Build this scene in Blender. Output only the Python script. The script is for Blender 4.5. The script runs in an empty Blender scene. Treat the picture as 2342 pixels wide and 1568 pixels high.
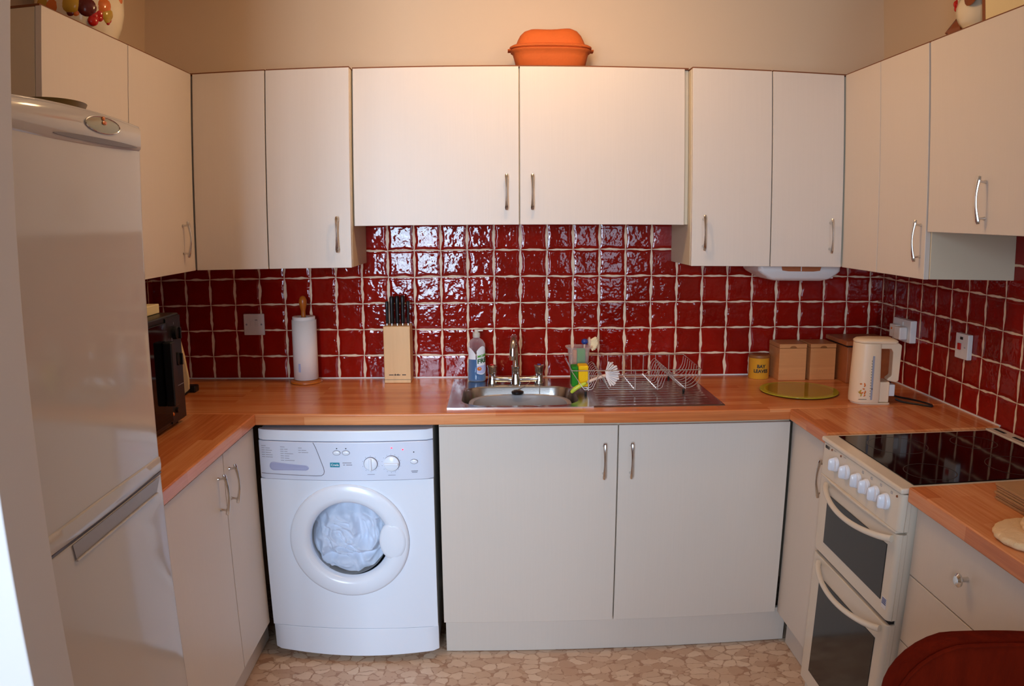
import bpy, bmesh, math, random
from mathutils import Vector, Matrix, noise
random.seed(7)
S = bpy.context.scene
COL = S.collection
PI = math.pi

# ------------------------------------------------------------------ camera
# wide-angle zoom with its own barrel distortion: a real lens model, r(mm) -> angle
cam = bpy.data.cameras.new('camera')
cam.type = 'PANO'
cam.panorama_type = 'FISHEYE_LENS_POLYNOMIAL'
cam.sensor_fit = 'HORIZONTAL'
cam.sensor_width = 36.0
cam.sensor_height = 36.0 * 1568 / 2342
cam.fisheye_fov = math.radians(150)
cam.fisheye_polynomial_k0 = 0.0
cam.fisheye_polynomial_k1 = -3.62624939e-02
cam.fisheye_polynomial_k2 = 7.83067134e-05
cam.fisheye_polynomial_k3 = -6.08552533e-07
cam.fisheye_polynomial_k4 = 1.19165287e-07
cam.clip_start = 0.01
co = bpy.data.objects.new('camera', cam)
COL.objects.link(co)
YAW, PIT, ROL = 0.02178, -0.15355, -0.00418
fw = Vector((math.sin(YAW)*math.cos(PIT), math.cos(YAW)*math.cos(PIT), math.sin(PIT)))
rt = Vector((math.cos(YAW), -math.sin(YAW), 0)); up = rt.cross(fw)
r2 = rt*math.cos(ROL) + up*math.sin(ROL); u2 = -rt*math.sin(ROL) + up*math.cos(ROL)
R = Matrix((r2, u2, -fw)).transposed()
co.matrix_world = Matrix.Translation((0, -3.10477, 1.52870)) @ R.to_4x4()
S.camera = co

S.view_settings.view_transform = 'Standard'
S.view_settings.look = 'None'
S.view_settings.gamma = 1.0
S.view_settings.use_curve_mapping = False
S.view_settings.exposure = 0.0

# ------------------------------------------------------------------ light
world = bpy.data.worlds.new('daylight'); S.world = world
world.use_nodes = True
bg = world.node_tree.nodes['Background']
bg.inputs[0].default_value = (0.58, 0.77, 1.0, 1); bg.inputs[1].default_value = 1.3

def area(name, loc, rot, sx, sy, power, color, spread=PI):
    l = bpy.data.lights.new(name, 'AREA'); l.shape = 'RECTANGLE'; l.size = sx; l.size_y = sy
    l.energy = power; l.color = color; l.spread = spread
    o = bpy.data.objects.new(name, l); COL.objects.link(o); o.location = loc; o.rotation_euler = rot
    return o
# daylight through the window and the second dimmer window behind the camera
area('window_daylight', (-0.72, -4.50, 1.50), (PI/2-0.16, 0, 0), 0.82, 1.40, 41, (0.64, 0.81, 1.0), math.radians(84))
area('window_daylight_right', (1.08, -4.50, 1.50), (PI/2-0.16, 0, 0), 0.52, 1.30, 5, (0.66, 0.82, 1.0), math.radians(100))
BULBS = [(-0.25, -0.86, 2.33), (0.12, -0.86, 2.33), (0.49, -0.86, 2.33)]
for i, b in enumerate(BULBS):
    l = bpy.data.lights.new('ceiling_bulb', 'POINT'); l.energy = (2.4, 9.6, 2.4)[i]; l.color = (1.0, 0.64, 0.32); l.shadow_soft_size = 0.035
    o = bpy.data.objects.new('ceiling_bulb', l); COL.objects.link(o); o.location = b

# ------------------------------------------------------------------ materials
def lin(c):
    return tuple((x/12.92 if x <= 0.04045 else ((x+0.055)/1.055)**2.4) for x in c)
def rgb(r, g, b): return lin((r/255, g/255, b/255)) + (1.0,)

class NT:
    def __init__(s, name):
        s.m = bpy.data.materials.new(name); s.m.use_nodes = True
        s.t = s.m.node_tree; s.b = s.t.nodes['Principled BSDF']; s.out = s.t.nodes['Material Output']
    def n(s, typ, **kw):
        nd = s.t.nodes.new(typ)
        for k, v in kw.items():
            if k.startswith('i_'):
                key = k[2:]
                nd.inputs[int(key) if key.isdigit() else key].default_value = v
            else: setattr(nd, k, v)
        return nd
    def l(s, a, b): s.t.links.new(a, b)
    def set(s, **kw):
        for k, v in kw.items():
            s.b.inputs[k.replace('_', ' ')].default_value = v
    def math(s, op, a, b=None, c=None):
        nd = s.n('ShaderNodeMath', operation=op)
        for i, x in enumerate((a, b, c)):
            if x is None: continue
            if isinstance(x, (int, float)): nd.inputs[i].default_value = x
            else: s.l(x, nd.inputs[i])
        return nd.outputs[0]
    def mix(s, f, a, b):
        nd = s.n('ShaderNodeMix', data_type='RGBA')
        for i, x in ((0, f), (6, a), (7, b)):
            if isinstance(x, (int, float, tuple)): nd.inputs[i].default_value = x
            else: s.l(x, nd.inputs[i])
        return nd.outputs[2]
    def coord(s, scale=(1, 1, 1), rot=(0, 0, 0), loc=(0, 0, 0), kind='Object'):
        tc = s.n('ShaderNodeTexCoord'); mp = s.n('ShaderNodeMapping')
        mp.inputs['Scale'].default_value = scale; mp.inputs['Rotation'].default_value = rot; mp.inputs['Location'].default_value = loc
        s.l(tc.outputs[kind], mp.inputs[0]); return mp.outputs[0]
    def noise(s, vec, scale, detail=2, rough=0.5):
        nd = s.n('ShaderNodeTexNoise', i_Scale=scale, i_Detail=detail, i_Roughness=rough)
        if vec is not None: s.l(vec, nd.inputs['Vector'])
        return nd
    def bump(s, h, strength, dist):
        nd = s.n('ShaderNodeBump', i_Strength=strength, i_Distance=dist)
        s.l(h, nd.inputs['Height']); s.l(nd.outputs[0], s.b.inputs['Normal']); return nd

def plain(name, c, rough=0.5, metal=0.0, bump=None, var=0.0, coat=0.0, spec=0.5, trans=0.0, ior=1.45, alpha=1.0, emis=None, sheen=0.0, sub=0.0):
    t = NT(name)
    t.set(Base_Color=c, Roughness=rough, Metallic=metal, IOR=ior)
    t.b.inputs['Specular IOR Level'].default_value = spec
    t.b.inputs['Coat Weight'].default_value = coat
    t.b.inputs['Transmission Weight'].default_value = trans
    t.b.inputs['Alpha'].default_value = alpha
    t.b.inputs['Sheen Weight'].default_value = sheen
    if emis: t.b.inputs['Emission Color'].default_value = emis[0]; t.b.inputs['Emission Strength'].default_value = emis[1]
    v = t.coord()
    if var:
        nz = t.noise(v, 9, 3)
        cc = t.mix(nz.outputs[0], tuple(x*(1-var) for x in c[:3])+(1,), tuple(min(1, x*(1+var)) for x in c[:3])+(1,))
        t.l(cc, t.b.inputs['Base Color'])
    if bump:
        nz = t.noise(v, bump[0], 3)
        t.bump(nz.outputs[0], bump[1], bump[2])
    return t.m

def door_mat(name, c):
    t = NT(name); t.set(Base_Color=c, Roughness=0.42)
    v = t.coord(scale=(170, 170, 4)); n1 = t.noise(v, 1.0, 3)
    n2 = t.noise(t.coord(), 3, 2)
    c2 = tuple(x*0.94 for x in c[:3])+(1,)
    t.l(t.mix(t.math('MULTIPLY_ADD', n1.outputs[0], 0.6, t.math('MULTIPLY', n2.outputs[0], 0.3)), c, c2), t.b.inputs['Base Color'])
    t.bump(n1.outputs[0], 0.25, 0.0006)
    return t.m

def tile_mat(name, ax, pitch=0.104, u0=0.0, v0=0.0):
    """square glazed tiles with wavy hand-pressed edges; ax: world axis running along the wall (0=x, 1=y)"""
    t = NT(name)
    tc = t.n('ShaderNodeTexCoord'); sep = t.n('ShaderNodeSeparateXYZ'); t.l(tc.outputs['Object'], sep.inputs[0])
    u = t.math('DIVIDE', t.math('SUBTRACT', sep.outputs[ax], u0), pitch)
    v = t.math('DIVIDE', t.math('SUBTRACT', sep.outputs[2], v0), pitch)
    cmb = t.n('ShaderNodeCombineXYZ'); t.l(u, cmb.inputs[0]); t.l(v, cmb.inputs[1]); uv = cmb.outputs[0]
    nA = t.noise(uv, 2.3, 1); nB = t.n('ShaderNodeTexNoise', i_Scale=2.1, i_Detail=1.0)
    mp = t.n('ShaderNodeMapping'); mp.inputs['Location'].default_value = (17.3, 5.1, 3.0); t.l(uv, mp.inputs[0]); t.l(mp.outputs[0], nB.inputs['Vector'])
    def edge(cv, nz):
        cw = t.math('MULTIPLY_ADD', t.math('SUBTRACT', nz, 0.5), 0.075, cv)   # wandering joint
        fr = t.math('FRACT', cw)
        return t.math('MINIMUM', fr, t.math('SUBTRACT', 1.0, fr))
    du = edge(u, nA.outputs[0]); dv = edge(v, nB.outputs[0])
    # joints swell between the crossings
    nW = t.noise(uv, 3.1, 1)
    def width(other_d, k, b):
        w = t.math('MULTIPLY', t.math('MINIMUM', t.math('MULTIPLY', other_d, 3.0), 1.0), nW.outputs[0])
        return t.math('MULTIPLY_ADD', w, k, b)
    su = t.math('SUBTRACT', du, width(dv, 0.075, 0.014)); sv = t.math('SUBTRACT', dv, width(du, 0.052, 0.011))
    d = t.math('MINIMUM', su, sv)                                  # >0 on the tile
    mr = t.n('ShaderNodeMapRange', interpolation_type='SMOOTHSTEP'); mr.inputs[1].default_value = -0.008; mr.inputs[2].default_value = 0.008
    t.l(d, mr.inputs[0]); mask = mr.outputs[0]
    # per tile shade
    fl = t.n('ShaderNodeVectorMath', operation='FLOOR'); t.l(uv, fl.inputs[0])
    wn = t.n('ShaderNodeTexWhiteNoise', noise_dimensions='2D'); t.l(fl.outputs[0], wn.inputs['Vector'])
    nC = t.noise(uv, 1.7, 3)
    f = t.math('MULTIPLY_ADD', nC.outputs[0], 0.6, t.math('MULTIPLY', wn.outputs[0], 0.4))
    red = t.mix(f, rgb(112, 10, 4), rgb(158, 22, 12))
    col = t.mix(mask, rgb(238, 208, 178), red)
    t.l(col, t.b.inputs['Base Color'])
    t.l(t.math('MULTIPLY_ADD', mask, -0.65, 0.72), t.b.inputs['Roughness'])
    t.b.inputs['Specular IOR Level'].default_value = 0.36
    pil = t.n('ShaderNodeMapRange', interpolation_type='SMOOTHSTEP'); pil.inputs[1].default_value = 0.0; pil.inputs[2].default_value = 0.10; t.l(d, pil.inputs[0])
    nD = t.noise(uv, 2.6, 2, 0.5); nE = t.noise(uv, 9, 2, 0.5)
    # every tile leans its own way
    fu = t.math('SUBTRACT', t.math('FRACT', u), 0.5); wn2 = t.math('SUBTRACT', wn.outputs[0], 0.5)
    h = t.math('MULTIPLY', pil.outputs[0], 0.45)
    h = t.math('MULTIPLY_ADD', nD.outputs[0], 0.90, h)
    h = t.math('MULTIPLY_ADD', nE.outputs[0], 0.08, h)
    h = t.math('MULTIPLY_ADD', t.math('MULTIPLY', fu, wn2), 0.45, h)
    h = t.math('MULTIPLY', h, t.math('MULTIPLY_ADD', mask, 0.85, 0.15))
    t.bump(h, 1.0, 0.0032)
    return t.m

def wood_top(name, rotz):
    t = NT(name)
    tc = t.n('ShaderNodeTexCoord'); mp = t.n('ShaderNodeMapping'); mp.inputs['Rotation'].default_value = (0, 0, rotz)
    t.l(tc.outputs['Object'], mp.inputs[0]); vec = mp.outputs[0]
    sp = t.n('ShaderNodeSeparateXYZ'); t.l(vec, sp.inputs[0])
    # the strip coordinate also runs down the front edge
    yz = t.math('ADD', sp.outputs[1], t.math('MULTIPLY', sp.outputs[2], 0.98))
    cb = t.n('ShaderNodeCombineXYZ'); t.l(sp.outputs[0], cb.inputs[0]); t.l(yz, cb.inputs[1])
    def brick(off, w, h):
        b = t.n('ShaderNodeTexBrick', offset=off, offset_frequency=2, squash=1.0)
        b.inputs['Color1'].default_value = (0, 0, 0, 1); b.inputs['Color2'].default_value = (1, 1, 1, 1)
        b.inputs['Scale'].default_value = 1.0; b.inputs['Mortar Size'].default_value = 0.0
        b.inputs['Brick Width'].default_value = w; b.inputs['Row Height'].default_value = h
        t.l(cb.outputs[0], b.inputs['Vector']); return b.outputs[0]
    b1 = brick(0.37, 0.46, 0.044)
    gr = t.n('ShaderNodeMapping'); gr.inputs['Scale'].default_value = (3.5, 90, 1); t.l(cb.outputs[0], gr.inputs[0])
    g = t.noise(gr.outputs[0], 1.0, 4, 0.6)
    bb = t.n('ShaderNodeRGBToBW'); t.l(b1, bb.inputs[0])
    f = t.math('MULTIPLY_ADD', g.outputs[0], 0.75, t.math('MULTIPLY_ADD', bb.outputs[0], 0.40, 0.08))
    cr = t.n('ShaderNodeValToRGB'); t.l(f, cr.inputs[0])
    e = cr.color_ramp.elements; e[0].position = 0.18; e[0].color = rgb(170, 88, 42); e[1].position = 0.98; e[1].color = rgb(234, 160, 104)
    m = cr.color_ramp.elements.new(0.55); m.color = rgb(206, 118, 64)
    t.l(cr.outputs[0], t.b.inputs['Base Color'])
    t.set(Roughness=0.27); t.b.inputs['Specular IOR Level'].default_value = 0.5
    t.bump(g.outputs[0], 0.15, 0.0004)
    return t.m

def wood(name, c1, c2, scale=(3, 60, 60), rough=0.45):
    t = NT(name); v = t.coord(scale=scale); g = t.noise(v, 1.0, 4, 0.6)
    t.l(t.mix(g.outputs[0], c1, c2), t.b.inputs['Base Color']); t.set(Roughness=rough)
    t.bump(g.outputs[0], 0.2, 0.0005); return t.m

def floor_mat():
    t = NT('pebble_vinyl'); v = t.coord()
    wob = t.noise(v, 14, 3); mx = t.n('ShaderNodeVectorMath', operation='MULTIPLY_ADD')
    t.l(wob.outputs['Color'], mx.inputs[0]); mx.inputs[1].default_value = (0.045, 0.045, 0); t.l(v, mx.inputs[2])
    def cells(sx, sy, off):
        sc = t.n('ShaderNodeMapping'); sc.inputs['Scale'].default_value = (sx, sy, 1); sc.inputs['Location'].default_value = off; t.l(mx.outputs[0], sc.inputs[0])
        ve = t.n('ShaderNodeTexVoronoi', feature='DISTANCE_TO_EDGE', voronoi_dimensions='2D', i_Scale=1.0); t.l(sc.outputs[0], ve.inputs['Vector'])
        vc = t.n('ShaderNodeTexVoronoi', feature='F1', voronoi_dimensions='2D', i_Scale=1.0); t.l(sc.outputs[0], vc.inputs['Vector'])
        hs = t.n('ShaderNodeSeparateColor'); t.l(vc.outputs['Color'], hs.inputs[0])
        return ve.outputs[0], vc.outputs['Distance'], hs.outputs
    e1, d1, c1 = cells(19, 25, (0, 0, 0)); e2, d2, c2 = cells(36, 44, (3.3, 7.7, 0))
    def stone(e, d, lo, hi, r0):
        m1 = t.n('ShaderNodeMapRange', interpolation_type='SMOOTHSTEP'); m1.inputs[1].default_value = lo; m1.inputs[2].default_value = hi; t.l(e, m1.inputs[0])
        m2 = t.n('ShaderNodeMapRange', interpolation_type='SMOOTHSTEP'); m2.inputs[1].default_value = r0; m2.inputs[2].default_value = r0-0.05; t.l(d, m2.inputs[0])
        return t.math('MULTIPLY', m1.outputs[0], m2.outputs[0])
    big = stone(e1, d1, 0.03, 0.07, 0.60); small = stone(e2, d2, 0.03, 0.09, 0.56)
    def tone(c):
        cr = t.n('ShaderNodeValToRGB'); t.l(c[0], cr.inputs[0])
        e = cr.color_ramp.elements; e[0].position = 0; e[0].color = rgb(196, 158, 130); e[1].position = 1; e[1].color = rgb(234, 208, 182)
        m = cr.color_ramp.elements.new(0.5); m.color = rgb(218, 186, 158); return cr.outputs[0]
    nn = t.noise(v, 60, 3)
    gap = t.mix(nn.outputs[0], rgb(156, 114, 88), rgb(190, 148, 118))
    base = t.mix(small, gap, t.mix(0.35, tone(c2), rgb(180, 138, 108)))
    base = t.mix(big, base, tone(c1))
    t.l(t.mix(t.math('MULTIPLY', nn.outputs[0], 0.35), base, rgb(190, 146, 116)), t.b.inputs['Base Color'])
    t.set(Roughness=0.42); t.bump(t.math('MAXIMUM', big, small), 0.3, 0.001); return t.m

def clear(name, c, t_w=0.75, rough=0.08):
    """thin clear plastic or glass: part see-through, part glossy body"""
    t = NT(name); t.set(Base_Color=c, Roughness=rough)
    tr = t.n('ShaderNodeBsdfTransparent'); tr.inputs[0].default_value = c
    fr = t.n('ShaderNodeLayerWeight'); fr.inputs[0].default_value = 0.35
    mx = t.n('ShaderNodeMixShader'); f = t.math('MAXIMUM', t.math('MULTIPLY_ADD', fr.outputs['Facing'], 0.5, 1-t_w), 0.0)
    t.l(f, mx.inputs[0]); t.l(tr.outputs[0], mx.inputs[1]); t.l(t.b.outputs[0], mx.inputs[2]); t.l(mx.outputs[0], t.out.inputs[0])
    return t.m

M = {}
M['wall'] = plain('apricot_wall_paint', rgb(226, 200, 170), 0.85, bump=(120, 0.1, 0.001))
M['wall_pier'] = plain('pale_pier_paint', rgb(204, 195, 190), 0.8, bump=(120, 0.1, 0.001))
M['ceiling'] = plain('ceiling_paint', rgb(235, 225, 208), 0.9, bump=(100, 0.1, 0.001))
M['white_paint'] = plain('white_gloss_paint', rgb(232, 230, 225), 0.35, bump=(60, 0.05, 0.0005))
M['door'] = door_mat('cream_woodgrain_foil', rgb(221, 207, 194))
M['carcass'] = plain('cream_carcass_board', rgb(214, 198, 172), 0.5, bump=(80, 0.05, 0.0003))
M['brown_board'] = plain('brown_board_edge', rgb(120, 66, 34), 0.7, bump=(80, 0.1, 0.0005))
M['dark'] = plain('dark_recess', rgb(32, 28, 28), 0.8, bump=(50, 0.1, 0.0005))
M['tile_x'] = tile_mat('red_tiles_back', 0, u0=-0.21056, v0=1.21040)
M['tile_r'] = tile_mat('red_tiles_right', 1, u0=-0.04608, v0=1.21040)
M['top_x'] = wood_top('beech_strip_laminate', 0.0)
M['top_y'] = wood_top('beech_strip_laminate_side', PI/2)
M['floor'] = floor_mat()
M['chrome'] = plain('chrome', (0.72, 0.71, 0.70, 1), 0.12, 1.0, bump=(300, 0.02, 0.0002))
M['handle'] = plain('satin_nickel', (0.70, 0.68, 0.66, 1), 0.13, 1.0, bump=(300, 0.02, 0.0002))
M['rack'] = plain('bright_plated_wire', (0.80, 0.72, 0.66, 1), 0.25, 1.0, bump=(300, 0.02, 0.0002))
M['steel'] = plain('brushed_steel', (0.50, 0.47, 0.45, 1), 0.22, 1.0, bump=(160, 0.25, 0.0004))
M['white_gloss'] = plain('white_gloss_enamel', rgb(196, 188, 183), 0.09, spec=0.65, bump=(6, 0.02, 0.0012))
M['white_appl'] = plain('white_appliance_enamel', rgb(236, 240, 250), 0.22, bump=(60, 0.02, 0.0003))
M['recess'] = plain('grey_grip_recess_shade', rgb(150, 142, 142), 0.3, bump=(60, 0.02, 0.0003))  # darker than the door enamel to give the shaded look of the scoop
M['fascia'] = plain('pale_grey_fascia_plastic', rgb(222, 227, 243), 0.28, bump=(60, 0.02, 0.0003))
M['cooker_white'] = plain('cooker_enamel', rgb(222, 208, 190), 0.22, bump=(50, 0.03, 0.0003))
M['knob_white'] = plain('white_knob_plastic', rgb(232, 232, 240), 0.2, bump=(90, 0.02, 0.0002))
M['line'] = plain('grey_seam', rgb(120, 116, 126), 0.6, bump=(90, 0.02, 0.0002))
M['print_grey'] = plain('grey_printed_marks', rgb(150, 148, 160), 0.6, bump=(90, 0.02, 0.0002))
M['print_dark'] = plain('dark_printed_marks', rgb(48, 38, 34), 0.6, bump=(90, 0.02, 0.0002))
M['black'] = plain('black_plastic', rgb(20, 18, 18), 0.35, bump=(120, 0.05, 0.0002))
M['black_gloss'] = plain('black_glass', rgb(6, 5, 5), 0.06, spec=0.18, bump=(8, 0.02, 0.0003))
M['oven_glass'] = plain('smoked_oven_glass', rgb(38, 36, 34), 0.12, spec=0.55, bump=(20, 0.02, 0.0003))
M['ring'] = plain('hob_ring_print', rgb(62, 56, 50), 0.35, bump=(90, 0.02, 0.0002))
M['red'] = plain('red_plastic', rgb(190, 24, 16), 0.35, bump=(90, 0.02, 0.0002))
M['blue'] = plain('blue_plastic', rgb(40, 60, 130), 0.35, bump=(90, 0.02, 0.0002))
M['led'] = plain('red_indicator', rgb(255, 40, 50), 0.3, emis=(rgb(255, 30, 60), 4.0), bump=(90, 0.02, 0.0002))
M['teal'] = plain('teal_badge', rgb(26, 140, 160), 0.4, bump=(90, 0.02, 0.0002))
M['white_flat'] = plain('white_print', rgb(240, 240, 240), 0.5, bump=(90, 0.02, 0.0002))
M['laundry'] = plain('white_blue_laundry', rgb(232, 234, 242), 0.9, bump=(45, 0.5, 0.004), var=0.04)
M['drum'] = plain('drum_steel', (0.18, 0.19, 0.22, 1), 0.35, 1.0, bump=(90, 0.1, 0.0006))
M['glass'] = clear('clear_glass', (0.93, 0.95, 0.97, 1), 0.93, 0.03)
M['porthole'] = clear('porthole_glass', (0.90, 0.93, 0.98, 1), 0.97, 0.03)
M['paper'] = plain('kitchen_paper', rgb(240, 232, 226), 0.9, bump=(240, 0.4, 0.001))
M['orange_wood'] = wood('orange_varnished_wood', rgb(168, 86, 22), rgb(206, 116, 38), (20, 20, 5), 0.3)
M['block_wood'] = wood('pale_beech_block', rgb(206, 158, 104), rgb(226, 182, 126), (45, 45, 4), 0.5)
M['box_wood'] = wood('rubberwood_box', rgb(196, 124, 70), rgb(224, 154, 94), (6, 40, 90), 0.45)
M['bin_wood'] = wood('reddish_wood_bin', rgb(156, 82, 40), rgb(180, 102, 54), (6, 40, 60), 0.4)
M['terracotta'] = plain('terracotta', rgb(204, 96, 34), 0.8, bump=(55, 0.5, 0.003), var=0.1)
M['yellow_tin'] = plain('mustard_tin', rgb(224, 158, 44), 0.35, bump=(90, 0.02, 0.0002))
M['tin_lid'] = plain('brown_lid', rgb(150, 92, 46), 0.4, bump=(90, 0.03, 0.0002))
M['kettle'] = plain('cream_plastic', rgb(236, 206, 172), 0.35, bump=(160, 0.04, 0.0002))
M['lime_glass'] = plain('lime_glass', rgb(158, 124, 14), 0.06, spec=0.6, bump=(200, 0.08, 0.0003))
M['lime_rim'] = plain('lime_glass_rim', rgb(172, 158, 40), 0.08, spec=0.6, bump=(200, 0.05, 0.0003))
M['socket'] = plain('white_socket_plastic', rgb(226, 220, 216), 0.3, bump=(90, 0.02, 0.0002))
M['sponge_y'] = plain('yellow_sponge', rgb(244, 190, 10), 0.95, bump=(260, 0.7, 0.002))
M['sponge_g'] = plain('green_scourer', rgb(40, 130, 30), 0.95, bump=(260, 0.7, 0.002))
M['sponge_o'] = plain('orange_sponge', rgb(214, 150, 92), 0.95, bump=(260, 0.7, 0.002))
M['sponge_gp'] = plain('pale_green_scourer', rgb(70, 176, 70), 0.95, bump=(260, 0.7, 0.002))
M['cup'] = clear('frosted_pink_plastic', (0.96, 0.88, 0.84, 1), 0.92, 0.25)
M['lime_plastic'] = plain('lime_grip', rgb(196, 206, 62), 0.35, bump=(90, 0.02, 0.0002))
M['pink_plastic'] = plain('pale_clear_plastic', rgb(226, 190, 168), 0.3, bump=(90, 0.02, 0.0002))
M['bristle'] = plain('white_bristles', rgb(240, 226, 220), 0.85, bump=(200, 0.5, 0.001))
M['bristle_c'] = plain('cream_bristles', rgb(240, 218, 178), 0.85, bump=(200, 0.5, 0.001))
M['bottle'] = clear('clear_bottle_plastic', (0.96, 0.96, 0.96, 1), 0.95, 0.05)
M['liquid'] = plain('blue_washing_up_liquid', rgb(0, 84, 140), 0.1, bump=(20, 0.02, 0.0002), spec=0.6)
M['label_w'] = plain('white_label', rgb(226, 222, 224), 0.45, bump=(90, 0.02, 0.0002))
M['label_pale'] = plain('pale_lilac_label', rgb(176, 180, 214), 0.45, bump=(90, 0.02, 0.0002))
M['green_print'] = plain('dark_green_print', rgb(20, 74, 20), 0.5, bump=(90, 0.02, 0.0002))
M['green_print2'] = plain('green_print', rgb(80, 150, 20), 0.5, bump=(90, 0.02, 0.0002))
M['cap'] = plain('grey_clear_cap', rgb(200, 190, 176), 0.3, bump=(90, 0.02, 0.0002))
M['grey_plastic'] = plain('pale_grey_plastic_bowl', rgb(168, 163, 163), 0.2, bump=(90, 0.02, 0.0002))
M['ceramic'] = plain('glazed_white_ceramic', rgb(232, 216, 186), 0.12, bump=(30, 0.1, 0.001))
M['fruit_red'] = plain('glazed_red', rgb(188, 26, 16), 0.15, bump=(30, 0.1, 0.001))
M['fruit_yel'] = plain('glazed_olive_yellow', rgb(190, 150, 50), 0.15, bump=(30, 0.1, 0.001), var=0.3)
M['fruit_dark'] = plain('glazed_plum', rgb(96, 34, 30), 0.15, bump=(30, 0.1, 0.001))
M['fruit_or'] = plain('glazed_orange', rgb(216, 112, 46), 0.15, bump=(30, 0.1, 0.001))
M['brown_glaze'] = plain('brown_glaze', rgb(132, 64, 20), 0.18, bump=(30, 0.1, 0.001), var=0.35)
M['olive'] = plain('olive_brown_tray', rgb(110, 86, 40), 0.4, bump=(90, 0.02, 0.0002))
M['mat'] = plain('woven_placemat', rgb(176, 130, 86), 0.9, bump=(220, 0.7, 0.002), var=0.2)
M['crochet'] = plain('cream_crochet', rgb(234, 196, 150), 0.95, bump=(160, 0.8, 0.003), var=0.08)
M['cream_card'] = plain('cream_card', rgb(232, 210, 160), 0.6, bump=(90, 0.05, 0.0002))
M['badge'] = plain('grey_oval_badge', rgb(150, 144, 120), 0.2, metal=0.3, bump=(90, 0.02, 0.0002))
M['chair_red'] = None
t = NT('rust_red_chenille'); v = t.coord(scale=(30, 30, 9)); n1 = t.noise(v, 1.0, 4, 0.65)
t.l(t.mix(n1.outputs[0], rgb(70, 9, 1), rgb(116, 26, 4)), t.b.inputs['Base Color']); t.set(Roughness=0.95); t.b.inputs['Specular IOR Level'].default_value = 0.08
t.bump(n1.outputs[0], 0.9, 0.006); M['chair_red'] = t.m
M['dark_wood'] = wood('dark_chair_wood', rgb(70, 36, 18), rgb(96, 52, 26), (20, 20, 4), 0.4)
M['bulb'] = plain('lit_bulb', rgb(255, 220, 170), 0.3, emis=((1, 0.62, 0.3, 1), 6.0), bump=(90, 0.02, 0.0002))

# ------------------------------------------------------------------ mesh helpers
class G:
    def __init__(s): s.v = []; s.f = []
    def add(s, vs, fs):
        k = len(s.v); s.v += [tuple(p) for p in vs]; s.f += [tuple(i+k for i in f) for f in fs]; return s
    def box(s, x0, x1, y0, y1, z0, z1):
        vs = [(x0,y0,z0),(x1,y0,z0),(x1,y1,z0),(x0,y1,z0),(x0,y0,z1),(x1,y0,z1),(x1,y1,z1),(x0,y1,z1)]
        return s.add(vs, [(0,3,2,1),(4,5,6,7),(0,1,5,4),(1,2,6,5),(2,3,7,6),(3,0,4,7)])
    def prism(s, poly, ax, a, b):
        n = len(poly)
        def P(p, w):
            return {'x': (w, p[0], p[1]), 'y': (p[0], w, p[1]), 'z': (p[0], p[1], w)}[ax]
        vs = [P(p, a) for p in poly] + [P(p, b) for p in poly]
        fs = [tuple(range(n))[::-1], tuple(range(n, 2*n))] + [(i, (i+1) % n, n+(i+1) % n, n+i) for i in range(n)]
        return s.add(vs, fs)
    def loft(s, rings, cap=True, closed=True):
        n = len(rings[0]); vs = [p for r in rings for p in r]; fs = []
        for k in range(len(rings)-1):
            for i in range(n if closed else n-1):
                j = (i+1) % n
                fs.append((k*n+i, k*n+j, (k+1)*n+j, (k+1)*n+i))
        if cap: fs.append(tuple(range(n))[::-1]); fs.append(tuple(range((len(rings)-1)*n, len(rings)*n)))
        return s.add(vs, fs)
    def lathe(s, prof, c=(0,0,0), n=32, ax='z', sx=1.0, sy=1.0, cap=True):
        rings = []
        for r, h in prof:
            ring = []
            for i in range(n):
                a = 2*PI*i/n; p, q = r*sx*math.cos(a), r*sy*math.sin(a)
                o = {'z': (p, q, h), 'y': (p, h, q), 'x': (h, p, q)}[ax]
                ring.append((c[0]+o[0], c[1]+o[1], c[2]+o[2]))
            rings.append(ring)
        return s.loft(rings, cap)
    def cyl(s, c, r, h, ax='z', n=24): return s.lathe([(r, 0), (r, h)], c, n, ax)
    def tube(s, pts, r, n=8, closed=False):
        pts = [Vector(p) for p in pts]; m = len(pts); rr = r if isinstance(r, (list, tuple)) else [r]*m
        rings = []; ref = None
        for k in range(m):
            a = pts[k-1] if (k > 0 or closed) else pts[k]; b = pts[(k+1) % m] if (k < m-1 or closed) else pts[k]
            d = (b-a).normalized()
            if ref is None:
                ref = Vector((0, 0, 1)) if abs(d.z) < 0.9 else Vector((1, 0, 0))
            x = (ref - d*ref.dot(d)).normalized(); y = d.cross(x); ref = x
            rings.append([pts[k] + (x*math.cos(2*PI*i/n) + y*math.sin(2*PI*i/n))*rr[k] for i in range(n)])
        if closed: rings.append(rings[0]); return s.loft(rings, False)
        return s.loft(rings, True)
    def sphere(s, c, r, n=16, m=10):
        rx, ry, rz = r if isinstance(r, tuple) else (r, r, r)
        rings = [[(c[0]+rx*math.sin(PI*k/m)*math.cos(2*PI*i/n), c[1]+ry*math.sin(PI*k/m)*math.sin(2*PI*i/n), c[2]-rz*math.cos(PI*k/m)) for i in range(n)] for k in range(1, m)]
        s.loft(rings, False); k0 = len(s.v)-n*(m-1)
        s.v += [(c[0], c[1], c[2]-rz), (c[0], c[1], c[2]+rz)]
        a, b = len(s.v)-2, len(s.v)-1
        s.f += [(a, k0+(i+1) % n, k0+i) for i in range(n)] + [(b, k0+(m-2)*n+i, k0+(m-2)*n+(i+1) % n) for i in range(n)]
        return s
    def grid(s, fn, nu, nv):
        vs = [fn(i/nu, j/nv) for j in range(nv+1) for i in range(nu+1)]
        return s.add(vs, [(j*(nu+1)+i, j*(nu+1)+i+1, (j+1)*(nu+1)+i+1, (j+1)*(nu+1)+i) for j in range(nv) for i in range(nu)])

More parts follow.
